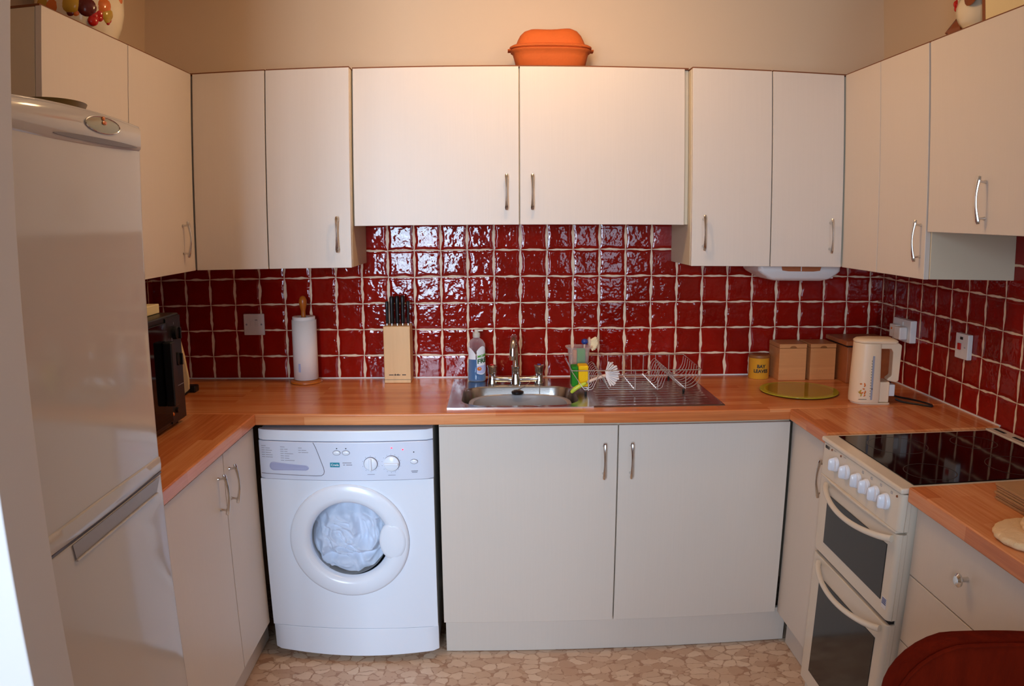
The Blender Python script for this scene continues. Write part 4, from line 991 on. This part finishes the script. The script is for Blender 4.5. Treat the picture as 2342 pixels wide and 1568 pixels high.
# moulded head of the upper door, slot and oval badge
g = G(); n = 24; rings = []
def headz(u): return 1.693-0.006*math.sin(PI*u)
for dx, k in ((0.0, 0), (0.0045, 0.08), (0.005, 0.5), (0.0042, 0.94), (0.0, 1.0)):
    rings.append([(FX-0.0055+0.006*(1-(2*u-1)**2)+dx, y0+0.016+(y1-y0-0.032)*u, headz(u)+(1.742+0.008*(1-(2*u-1)**2)-headz(u))*k) for u in [i/n for i in range(n+1)]])
g.loft(rings, False, closed=False)
part('door_head', g, M['white_gloss'], ud, smooth=60)
def lens(cy, cz, a, b, x, tilt=0.0, n=32, p=1.0):
    return [(x, cy+a*math.cos(2*PI*i/n), cz+b*math.sin(2*PI*i/n)*(1 if p == 1 else abs(math.sin(2*PI*i/n))**(p-1))+tilt*a*math.cos(2*PI*i/n)) for i in range(n)]
part('grip_slot', G().loft([lens(-1.660, 1.6975, .168, .0052, FX+0.0046, 0.0), lens(-1.660, 1.6975, .168, .0052, FX+0.0062)]), M['line'], ud)
bd = part('oval_badge', G().loft([lens(-1.646, 1.728, .070, .0155, FX+0.0035), lens(-1.646, 1.728, .070, .0155, FX+0.0070), lens(-1.646, 1.728, .064, .0125, FX+0.0078)]), M['badge'], ud, smooth=40)
part('badge_rim', G().tube(lens(-1.646, 1.728, .070, .0155, FX+0.0072), 0.0012, 6, closed=True), M['handle'], bd)
part('badge_reflection', G().sphere((FX+0.009, -1.648, 1.7405), (.002, .006, .004), 10, 6).sphere((FX+0.009, -1.644, 1.7325), (.002, .009, .004), 10, 6), M['fruit_or'], bd)  # small reddish reflection on the badge, built as solid orange blobs
# freezer door grip: flat patch, the shade of the scoop put into its grey
part('grip_recess_shade', G().prism([(-1.872, 0.982), (-1.866, 0.953), (-1.50, 0.953), (-1.476, 0.982)], 'x', FX-0.0004, FX+0.0012), M['recess'], ld_)
g = G(); n = 24; rings = []
for dx, z in ((0.0, 1.0235), (0.0040, 1.0215), (0.0050, 1.006), (0.0035, 0.992), (0.0, 0.9895)):
    rings.append([(FX-0.0055+0.006*(1-(2*u-1)**2)+dx, y0+0.014+(y1-y0-0.028)*u, z+(0.004*math.sin(PI*u) if z > 1.01 else 0)) for u in [i/n for i in range(n+1)]])
g.loft(rings, False, closed=False); part('door_foot_band', g, M['white_gloss'], ud, smooth=60)
part('grip_ledge', G().box(FX-0.001, FX+0.005, -1.868, -1.498, 0.9485, 0.9525), M['white_gloss'], ld_, bevel=0.0015)
part('grip_shadow_gap', G().box(FX-0.05, FX-0.004, y0+0.01, y1-0.01, 0.9835, 0.988), M['line'], fz)
part('foot', G().cyl((-0.83, -1.50, 0.0005), 0.02, 0.0115, n=16), M['black'], fz)
part('foot', G().cyl((-0.83, -1.94, 0.0005), 0.02, 0.0115, n=16), M['black'], fz)
single('tray', 'dark olive oval tray lying on top of the fridge freezer', 'tray', G().loft([oval(-0.885, -1.600, .050, .070, 1.7465, 40, 2.0), oval(-0.885, -1.600, .064, .090, 1.779, 40, 2.0), oval(-0.885, -1.600, .066, .094, 1.785, 40, 2.0), oval(-0.885, -1.600, .062, .088, 1.783, 40, 2.0), oval(-0.885, -1.600, .048, .068, 1.7505, 40, 2.0)]), M['olive'], (-0.885, -1.615, 1.7465), smooth=60)

# ------------------------------------------------------------------ washing machine
wm = thing('washing_machine', 'white front-loading washing machine full of pale laundry', 'washing machine', (-0.502, -0.3, 0))
wx0, wx1 = -0.7985, -0.2080
def bowy(x): s = (x-(wx0+wx1)/2)/((wx1-wx0)/2); return -0.585-0.022*(1-s*s)
for a_, b_, nm in ((wx0+0.004, wx0+0.010, 'side_panel'), (wx1-0.010, wx1-0.004, 'side_panel')): part(nm, G().box(a_, b_, -0.560, -0.03, 0.036, 0.850), M['white_appl'], wm)
part('back_panel', G().box(wx0+0.0105, wx1-0.0105, -0.036, -0.03, 0.036, 0.850), M['white_appl'], wm)
part('top_panel', G().box(wx0+0.0105, wx1-0.0105, -0.560, -0.0365, 0.840, 0.850), M['white_appl'], wm)
part('bottom_panel', G().box(wx0+0.0105, wx1-0.0105, -0.560, -0.0365, 0.036, 0.042), M['white_appl'], wm)
def panel(z0_, z1_, dz=0.0, dy=0.0, bottom=None, x0=wx0, x1=wx1, yb=-0.556):
    g = G(); n = 28; R0 = []; R1 = []; R2 = []; R3 = []
    for i in range(n+1):
        x = x0+(x1-x0)*i/n; ed = min(i, n-i)/n*(x1-x0); rnd = 0.012*(1-min(1, ed/0.014))**2
        y = bowy(x)+dy+rnd; zb = z0_+(bottom(i/n) if bottom else 0)
        R0.append((x, yb, zb)); R1.append((x, y, zb)); R2.append((x, y, z1_)); R3.append((x, yb, z1_))
    g.loft([R0, R1, R2, R3], False, closed=False)
    g.f.append(tuple([0, (n+1), 2*(n+1), 3*(n+1)])); g.f.append(tuple([n, n+(n+1), n+2*(n+1), n+3*(n+1)]))
    g.f += [(i, i+1, 3*(n+1)+i+1, 3*(n+1)+i) for i in range(n)]
    return g
part('top_lid', panel(0.8175, 0.854, dy=-0.0), M['white_appl'], wm, bevel=0.003)
fa = part('control_fascia', panel(0.684, 0.8160, dy=-0.004), M['fascia'], wm, bevel=0.003)
part('kick_panel', panel(0.038, 0.1335, bottom=lambda u: -0.014*math.sin(PI*u)), M['white_appl'], wm, bevel=0.002)
# front panel with round opening
DC = (-0.500, 0.468); RO = 0.150
g = G(); n = 64
outer = []
for i in range(n):
    a = 2*PI*i/n; dx, dz = math.cos(a), math.sin(a)
    tt = min(((wx1-0.001-DC[0])/dx) if dx > 1e-6 else 9, ((wx0+0.001-DC[0])/dx) if dx < -1e-6 else 9, ((0.6825-DC[1])/dz) if dz > 1e-6 else 9, ((0.135-DC[1])/dz) if dz < -1e-6 else 9)
    outer.append((DC[0]+dx*tt, DC[1]+dz*tt))
for cxx, czz in ((wx1-0.001, 0.6825), (wx0+0.001, 0.6825), (wx0+0.001, 0.135), (wx1-0.001, 0.135)):
    j = min(range(n), key=lambda i: (outer[i][0]-cxx)**2+(outer[i][1]-czz)**2); outer[j] = (cxx, czz)
rings = [[(x, -0.557, z) for x, z in outer], [(x, bowy(x)+0.001, z) for x, z in outer]]
for s in (0.25, 0.5, 0.75, 1.0):
    rings.append([(DC[0]+(ox_-DC[0])*(1-s)+RO*math.cos(2*PI*i/n)*s, 0, DC[1]+(oz_-DC[1])*(1-s)+RO*math.sin(2*PI*i/n)*s) for i, (ox_, oz_) in enumerate(outer)])
    rings[-1] = [(x, bowy(x)+0.001, z) for x, _, z in rings[-1]]
rings.append([(x, -0.40, z) for x, _, z in rings[-1]])
g.loft(rings, False); part('front_panel', g, M['white_appl'], wm, smooth=40)
# porthole door
def ringat(r, dy, n=72, c=DC, rx=1.0): return [(c[0]+r*rx*math.cos(2*PI*i/n), -0.607+dy, c[1]+r*math.sin(2*PI*i/n)) for i in range(n)]
g = G(); g.loft([ringat(0.198, 0.012), ringat(0.2045, 0.006), ringat(0.2035, -0.002), ringat(0.196, -0.006), ringat(0.180, -0.0095), ringat(0.160, -0.011), ringat(0.148, -0.008), ringat(0.1365, 0.006), ringat(0.134, 0.020), ringat(0.140, 0.022)], False)
pd = part('porthole_door', g, M['white_appl'], wm, smooth=70)
gc = (DC[0]-0.008, DC[1]+0.004)
g = G(); g.loft([[(gc[0]+r*math.cos(2*PI*i/48), -0.607+dy, gc[1]+r*math.sin(2*PI*i/48)) for i in range(48)] for r, dy in ((0.1345, 0.0145), (0.128, 0.006), (0.10, -0.002), (0.05, -0.006), (0.005, -0.007))], False)
part('door_glass', g, M['porthole'], pd, smooth=70)
hcx, hcz = -0.350, 0.470
g = G(); g.loft([[(hcx+r*0.98*math.cos(2*PI*i/40), -0.607+dy, hcz+r*1.45*math.sin(2*PI*i/40)) for i in range(40)] for r, dy in ((0.0475, 0.012), (0.0475, -0.002), (0.044, -0.009), (0.036, -0.0115), (0.004, -0.012))])
part('door_grip', g, M['white_appl'], pd, smooth=60)
g = G(); g.loft([[(gc[0]+r*math.cos(2*PI*i/48), y, gc[1]+r*math.sin(2*PI*i/48)) for i in range(48)] for r, y in ((0.149, -0.560), (0.149, -0.42), (0.10, -0.40), (0.005, -0.398))], False)
part('drum', g, M['drum'], wm, smooth=60)
# laundry
g = G(); nu, nv = 96, 60
def cloth(u, v):
    a = 2*PI*u; r = max(v, 0.0001)*0.130
    x, z = r*math.cos(a), r*math.sin(a)
    p = Vector((x*12+3, z*12, 4.2)); w = Vector((noise.noise(p*0.8), noise.noise(p*0.8+Vector((5, 3, 1))), noise.noise(p*0.8+Vector((9, 1, 4)))))
    q = p*0.75+w*1.3
    rg = 1-abs(noise.noise(q))*2.2; rg2 = 1-abs(noise.noise(q*2.3+w))*2.0; rg3 = noise.noise(p*3.5+w*3)
    fold = 0.020*max(rg, -0.6)+0.009*rg2+0.004*rg3
    hollow = 0.060*max(0, (z-0.070)/0.05)**1.2 + 0.045*max(0, (-x-0.078+0.3*z)/0.04) + 0.020*math.exp(-((z+0.072-0.08*x)/0.010)**2)
    return (gc[0]+x*1.06, -0.535-0.016*(1-v*v)-fold*1.25+hollow, gc[1]+z*1.06)
g.grid(cloth, nu, nv); 
lau = single('laundry', 'pale blue and white laundry crumpled inside the washing machine drum', 'laundry', g, M['laundry'], (gc[0], -0.52, gc[1]), smooth=80)
# drawer of the fascia
fy = lambda x: bowy(x)-0.004
def onf(x, z, e=0.0006): return (x, fy(x)-e, z)
def ftube(pts, r, name, mat, parent): return part(name, G().tube([onf(x, z, 0.0) for x, z in pts], r, 6), mat, parent)
sl = [(-0.6035, 0.8150), (-0.595, 0.797), (-0.583, 0.762), (-0.572, 0.728), (-0.5700, 0.716), (-0.5725, 0.707), (-0.580, 0.7015), (-0.600, 0.7005), (-0.66, 0.7010), (-0.72, 0.7020), (-0.790, 0.7035)]
dwr = part('detergent_drawer', G().tube([onf(x, z, 0.0) for x, z in sl], 0.0011, 6), M['line'], fa)
g = G(); hp_ = rrect(-0.760, -0.622, 0.715, 0.745, 0.0145, 6)
hp_ = [(x, z if x < -0.69 else z*0.6+0.7225*0.4-0.0) for x, z in hp_]
g.loft([[onf(x, z, 0.0002) for x, z in hp_], [onf(-0.69+(x+0.69)*0.97, 0.73+(z-0.73)*0.86, 0.0016) for x, z in hp_], [onf(-0.69+(x+0.69)*0.9, 0.73+(z-0.73)*0.6, 0.0010) for x, z in hp_]])
part('drawer_grip', g, M['label_pale'], dwr, smooth=60)
random.seed(3)
for (cx0, cz0, rows, w) in ((-0.785, 0.799, 6, 0.052), (-0.718, 0.797, 7, 0.052), (-0.655, 0.795, 3, 0.040)):
    g = G()
    for r_ in range(rows):
        z = cz0-r_*0.0077
        if r_ == 0: segs = [(0, 0.3)]
        else: segs = [(0, 0.22), (0.27, 0.27+0.2+0.45*random.random())]
        for a, b in segs:
            xa, xb = cx0+a*w, cx0+b*w
            g.add([onf(xa, z), onf(xb, z), onf(xb, z+0.0016), onf(xa, z+0.0016)], [(0, 1, 2, 3)])
    part('programme_print', g, M['print_grey'], fa)
def disc(x, z, rx, rz, name, mat, parent, h=0.003, rim=True, n=28, label=None):
    g = G(); g.loft([[(x+rx*s*math.cos(2*PI*i/n), fy(x)-dy, z+rz*s*math.sin(2*PI*i/n)) for i in range(n)] for s, dy in ((1, -0.001), (1, h*0.7), (0.85, h), (0.1, h*1.05))])
    o = part(name, g, mat, parent, smooth=40, label=label)
    return o
for x in (-0.525, -0.494, -0.271):
    ring_ = [(x+0.0125*math.cos(2*PI*i/24), fy(x)-0.0008, (0.781 if x < -0.4 else 0.747)+0.0078*math.sin(2*PI*i/24)) for i in range(24)]
    b_ = disc(x, 0.781 if x < -0.4 else 0.747, 0.0115, 0.0070, 'push_button', M['white_appl'], fa, 0.003)
    part('button_rim', G().tube(ring_, 0.0007, 5, closed=True), M['line'], b_)
for x, z in ((-0.5245, 0.7955), (-0.494, 0.7955), (-0.271, 0.7795)): disc(x, z, 0.0022, 0.0018, 'indicator_dot', M['black'], fa, 0.001, n=12)
for x, z in ((-0.343, 0.7955), (-0.307, 0.789)): disc(x, z, 0.0026, 0.0022, 'indicator_lamp', M['led'], fa, 0.001, n=12, label='glowing red lamp')
for x, z, r, hor in ((-0.4135, 0.743, 0.0215, False), (-0.345, 0.743, 0.0255, True)):
    k_ = disc(x, z, r, r, 'dial', M['white_appl'], fa, 0.008, n=40)
    part('dial_rim', G().tube([(x+(r+0.0012)*math.cos(2*PI*i/40), fy(x)-0.0008, z+(r+0.0012)*math.sin(2*PI*i/40)) for i in range(40)], 0.0009, 5, closed=True), M['line'], k_)
    if hor: part('dial_bar', G().box(x-r*0.92, x+r*0.92, fy(x)-0.017, fy(x)-0.0085, z-0.004, z+0.004), M['white_appl'], k_, bevel=0.002)
    else: part('dial_bar', G().box(x-0.004, x+0.004, fy(x)-0.017, fy(x)-0.0085, z-r*0.92, z+r*0.92), M['white_appl'], k_, bevel=0.002)
    g = G()
    for q in range(10 if not hor else 14):
        a = -PI*0.1 - q*(2*PI*0.9)/(9 if not hor else 13); px_, pz_ = x+(r+0.006)*math.cos(a), z+(r+0.006)*math.sin(a)
        g.add([onf(px_-.0009, pz_-.0009), onf(px_+.0009, pz_-.0009), onf(px_+.0009, pz_+.0009), onf(px_-.0009, pz_+.0009)], [(0, 1, 2, 3)])
    g.add([onf(x-0.012, z-r-0.016), onf(x+0.012, z-r-0.016), onf(x+0.012, z-r-0.0145), onf(x-0.012, z-r-0.0145)], [(0, 1, 2, 3)])
    part('dial_marks', g, M['print_grey'], fa)
bg_ = part('badge', G().add([onf(-0.549, 0.7315, .0008), onf(-0.517, 0.7315, .0008), onf(-0.517, 0.7475, .0008), onf(-0.549, 0.7475, .0008)], [(0, 1, 2, 3)]), M['teal'], fa, label='teal maker badge')
part('badge_lettering', text_g('Creda', 0.0105, lambda x, y, z: onf(-0.533+x, 0.7362+y, 0.0012+z), bold=0.0002), M['white_flat'], bg_)
for x, z, w in ((-0.507, 0.745, 0.030), (-0.505, 0.738, 0.006), (-0.495, 0.738, 0.020), (-0.281, 0.713, 0.022), (-0.279, 0.7085, 0.018)):
    part('model_print', G().add([onf(x, z), onf(x+w, z), onf(x+w, z+0.0026), onf(x, z+0.0026)], [(0, 1, 2, 3)]), M['print_grey'], fa)
for x in (-0.75, -0.255): part('foot', G().lathe([(0.022, 0), (0.02, 0.008), (0.012, 0.012), (0.012, 0.036)], (x, -0.50, 0.0004), 20), M['fascia'], wm)
for x in (-0.75, -0.255): part('foot', G().lathe([(0.022, 0), (0.02, 0.008), (0.012, 0.012), (0.012, 0.036)], (x, -0.10, 0.0004), 20), M['fascia'], wm)

# ------------------------------------------------------------------ cooker (front faces -x)
ck = thing('cooker', 'white electric cooker with black ceramic hob and two glass-fronted ovens', 'cooker', (1.28, -1.164, 0))
cy0, cy1 = -1.412, -0.9145
FXc = 0.982
part('body', G().box(1.004, 1.588, cy0+0.002, cy1-0.001, 0.02, 0.888), M['cooker_white'], ck, bevel=0.002)
hf = part('hob_frame', G().box(0.973, 1.590, cy0, cy1, 0.8885, 0.9035), M['cooker_white'], ck, bevel=0.006, seg=4)
part('hob_upstand', G().box(1.535, 1.588, cy0+0.004, cy1-0.004, 0.9037, 0.9085), M['cooker_white'], hf, bevel=0.002)
for k in range(4): part('vent_slot', G().box(1.554, 1.566, cy1-0.075-k*0.10, cy1-0.018-k*0.10, 0.9085, 0.9092), M['dark'], hf)
hb = part('ceramic_hob', G().box(1.018, 1.527, cy0+0.022, cy1-0.022, 0.9037, 0.9062), M['black_gloss'], ck, bevel=0.0008)
for cx_, cy_, r in ((1.150, -1.055, 0.088), (1.115, -1.300, 0.070), (1.400, -1.060, 0.070), (1.390, -1.290, 0.088)):
    g = G(); n = 64; g.loft([[(cx_+rr_*math.cos(2*PI*i/n), cy_+rr_*math.sin(2*PI*i/n), 0.9064+dz) for i in range(n)] for rr_, dz in ((r, 0), (r, .0001), (r-0.0025, .0001), (r-0.0025, 0))], False)
    part('ring_mark', g, M['ring'], hb)
# control panel, slightly rounded ends
def cpan(z0_, z1_, x0f, x1b=1.006, r=0.016, lean=0.0):
    g = G()
    def ringz(z, dx):
        pts = [(x1b, cy0), (x0f+dx+r, cy0)]
        for k in range(6):
            a = -PI/2-PI/2*k/5; pts.append((x0f+dx+r+r*math.cos(a), cy0+r+r*math.sin(a)))
        for k in range(6):
            a = PI-PI/2*k/5; pts.append((x0f+dx+r+r*math.cos(a), cy1-r+r*math.sin(a)))
        pts += [(x1b, cy1)]
        return [(x, y, z) for x, y in pts]
    return g.loft([ringz(z0_, 0), ringz(z1_, lean)])
cpn = part('control_panel', cpan(0.790, 0.887, 0.976, lean=0.003), M['cooker_white'], ck, bevel=0.002, smooth=40)
XP = 0.9775
for k, y in enumerate((-1.022, -1.095, -1.170, -1.222, -1.277, -1.335)):
    kb = part('control_knob', G().lathe([(0.0215, 0), (0.0215, -0.006), (0.0195, -0.009), (0.010, -0.010)], (XP, y, 0.846), 32, 'x'), M['knob_white'], cpn, smooth=50)
    g = G(); rings = []
    for dx, hw, hh in ((-0.009, .0085, .020), (-0.016, .0075, .019), (-0.023, .0055, .017), (-0.0255, .002, .012)):
        rings.append([(XP+dx, y+hw*math.cos(a), 0.846+hh*math.sin(a)) for a in [2*PI*i/24 for i in range(24)]])
    part('knob_grip', g.loft(rings), M['knob_white'], kb, smooth=60)
for y, z in ((-0.985, 0.878), (-1.048, 0.878), (-1.385, 0.876)): part('neon_lamp', G().lathe([(0.0035, 0.0), (0.0025, -0.0025)], (XP+0.001, y, z), 12, 'x'), M['brown_glaze'], cpn)
for y in (-1.192, -1.244, -1.299, -1.357):
    g = G().box(XP-0.0003, XP+0.0005, y-0.004, y+0.004, 0.873, 0.8735); g.box(XP-0.0003, XP+0.0005, y-0.004, y+0.004, 0.879, 0.8795); g.box(XP-0.0003, XP+0.0005, y-0.004, y-0.0035, 0.873, 0.8795); g.box(XP-0.0003, XP+0.0005, y+0.0035, y+0.004, 0.873, 0.8795)
    part('knob_symbol', g, M['print_grey'], cpn)
for y in (-1.000, -1.066): part('panel_print', G().box(XP-0.0003, XP+0.0005, y-0.014, y, 0.8805, 0.8815), M['print_grey'], cpn)
part('maker_lettering', text_g('BEKO', 0.0115, lambda x, y, z: (XP-0.0002-z, -0.953-x, 0.8735+y), bold=0.0004), M['print_dark'], cpn)
def oven(nm, z0_, z1_, gz0, gz1, hz, lbl):
    d = part(nm, cpan(z0_, z1_, FXc-0.004, r=0.014), M['cooker_white'], ck, bevel=0.003, smooth=40, label=lbl)
    gl = part('oven_glass', G().box(FXc-0.0062, FXc-0.0036, -1.366, -0.985, gz0, gz1), M['oven_glass'], d, bevel=0.0008)
    pts = []; rr_ = []
    for k in range(25):
        s = -1+2*k/24; pts.append((FXc-0.010-0.040*(1-s*s)**0.8, -1.185+s*0.208, hz-0.018*(1-s*s))); rr_.append(0.0074+0.002*abs(s)**3)
    part('door_handle', G().tube(pts, rr_, 14), M['cooker_white'], d, smooth=60)
    return d
od = oven('grill_door', 0.548, 0.783, 0.590, 0.742, 0.768, 'upper oven door with dark window')
part('energy_sticker', G().box(FXc-0.0048, FXc-0.0041, -1.398, -1.374, 0.574, 0.604), M['label_w'], od, label='blue and white sticker')
g = G()
for k in range(4): g.box(FXc-0.0054, FXc-0.0049, -1.3965, -1.3755, 0.586+k*0.0045, 0.5885+k*0.0045)
part('sticker_print', g, M['blue'], od)
g = G()   # lip above the grill door, bowed forward
n = 20
top_ = [(FXc-0.006-0.010*math.sin(PI*i/n), cy0+0.010+(cy1-cy0-0.020)*i/n) for i in range(n+1)]
g.loft([[(x, y, 0.7905) for x, y in top_]+[(1.0, cy1-0.01, 0.7905), (1.0, cy0+0.01, 0.7905)], [(x, y, 0.7845) for x, y in top_]+[(1.0, cy1-0.01, 0.7845), (1.0, cy0+0.01, 0.7845)]])
part('grill_lip', g, M['cooker_white'], ck, bevel=0.0015)
oven('oven_door', 0.095, 0.536, 0.150, 0.478, 0.520, 'lower oven door with dark window')
part('door_gap', G().box(0.990, 1.0035, cy0+0.006, cy1-0.006, 0.5365, 0.5475), M['dark'], ck)
part('plinth', G().box(1.000, 1.0035, cy0+0.006, cy1-0.006, 0.022, 0.092), M['cooker_white'], ck)
for x in (1.05, 1.55):
    for y in (cy0+0.04, cy1-0.04): part('foot', G().cyl((x, y, 0.0004), 0.018, 0.0196, n=16), M['black'], ck)

# ------------------------------------------------------------------ right worktop things
for k in range(6):
    z = ZT+0.0005+k*0.0066; j = 0.002*math.sin(k*2.3)
    single('placemat', ['bottom', 'second lowest', 'third from bottom', 'fourth from bottom', 'second from top', 'top'][k]+' woven placemat of the stack beside the hob', 'placemat',
           G().prism(rrect(1.155+j, 1.455+j, -1.76-j, -1.525-j, 0.006), 'z', z, z+0.0055), M['mat'], (1.30, -1.64, z), group='stacked woven placemats', bevel=0.0012)
def pad(c, r, z, lbl, tilt=0.0):
    g = G(); rings = []
    for s, h in ((0.92, 0), (1.0, 0.005), (1.0, 0.011), (0.94, 0.016), (0.80, 0.0145), (0.72, 0.0165), (0.58, 0.0155), (0.50, 0.0175), (0.34, 0.0165), (0.25, 0.0185), (0.05, 0.0185)):
        rings.append([(c[0]+r*s*(1+0.012*math.sin(18*a))*math.cos(a), c[1]+r*s*(1+0.012*math.sin(18*a))*math.sin(a), z+h+tilt*r*s*math.cos(a)) for a in [2*PI*i/108 for i in range(108)]])
    g.loft(rings); return single('crochet_trivet', lbl, 'trivet', g, M['crochet'], (c[0], c[1], z), smooth=60)
pad((1.092, -1.775), 0.090, ZT+0.0006, 'lower cream crocheted round trivet lying on the right worktop')
pad((1.135, -1.790), 0.080, ZT+0.0195, 'upper cream crocheted round trivet resting on the lower one')

# ------------------------------------------------------------------ chair in the foreground
ch = thing('dining_chair', 'rust red fabric covered dining chair in the lower right foreground', 'chair', (0.86, -2.25, 0), 0)
g = G()
def chring(y, ins, z0_=0.44):
    x0, x1, zt, r = 0.622+ins, 1.085-ins, 0.884-ins, 0.118
    pts = [(x0+0.012, z0_)]
    for k in range(9):
        a = PI-PI/2*k/8; pts.append((x0+r+r*math.cos(a), zt-r*0.80+r*0.80*math.sin(a)))
    for k in range(1, 8): pts.append((x0+r+(x1-x0-2*r)*k/8, zt+0.004*math.sin(PI*k/8)))
    for k in range(9):
        a = PI/2-PI/2*k/8; pts.append((x1-r+r*math.cos(a), zt-r*0.80+r*0.80*math.sin(a)))
    pts.append((x1-0.012, z0_))
    return [(x, y+0.05*(z-0.9), z-0.13*max(0, x-0.73)) for x, z in pts]
g.loft([chring(-2.085, 0.016), chring(-2.080, 0.005), chring(-2.066, 0), chring(-2.038, 0), chring(-2.026, 0.006), chring(-2.022, 0.02)])
bk = part('backrest', g, M['chair_red'], ch, smooth=60)
for i, v_ in enumerate(bk.data.vertices):
    pass
part('backrest_piping', G().tube([p for p in chring(-2.0815, 0.0035)[1:-1]], 0.0040, 8), M['chair_red'], bk)
part('seat', G().prism(rrect(0.63, 1.06, -2.50, -2.05, 0.05), 'z', 0.40, 0.47), M['chair_red'], ch, bevel=0.015, seg=3)
for x in (0.655, 1.03):
    for y in (-2.47, -2.075):
        part('leg', G().loft([[(x+s*dx, y+s*dy, z) for dx, dy in ((-1, -1), (1, -1), (1, 1), (-1, 1))] for s, z in ((0.013, 0.0005), (0.019, 0.3995))]), M['dark_wood'], ch, bevel=0.003)
for o in list(bpy.data.objects):
    if '_w' in o: del o['_w']
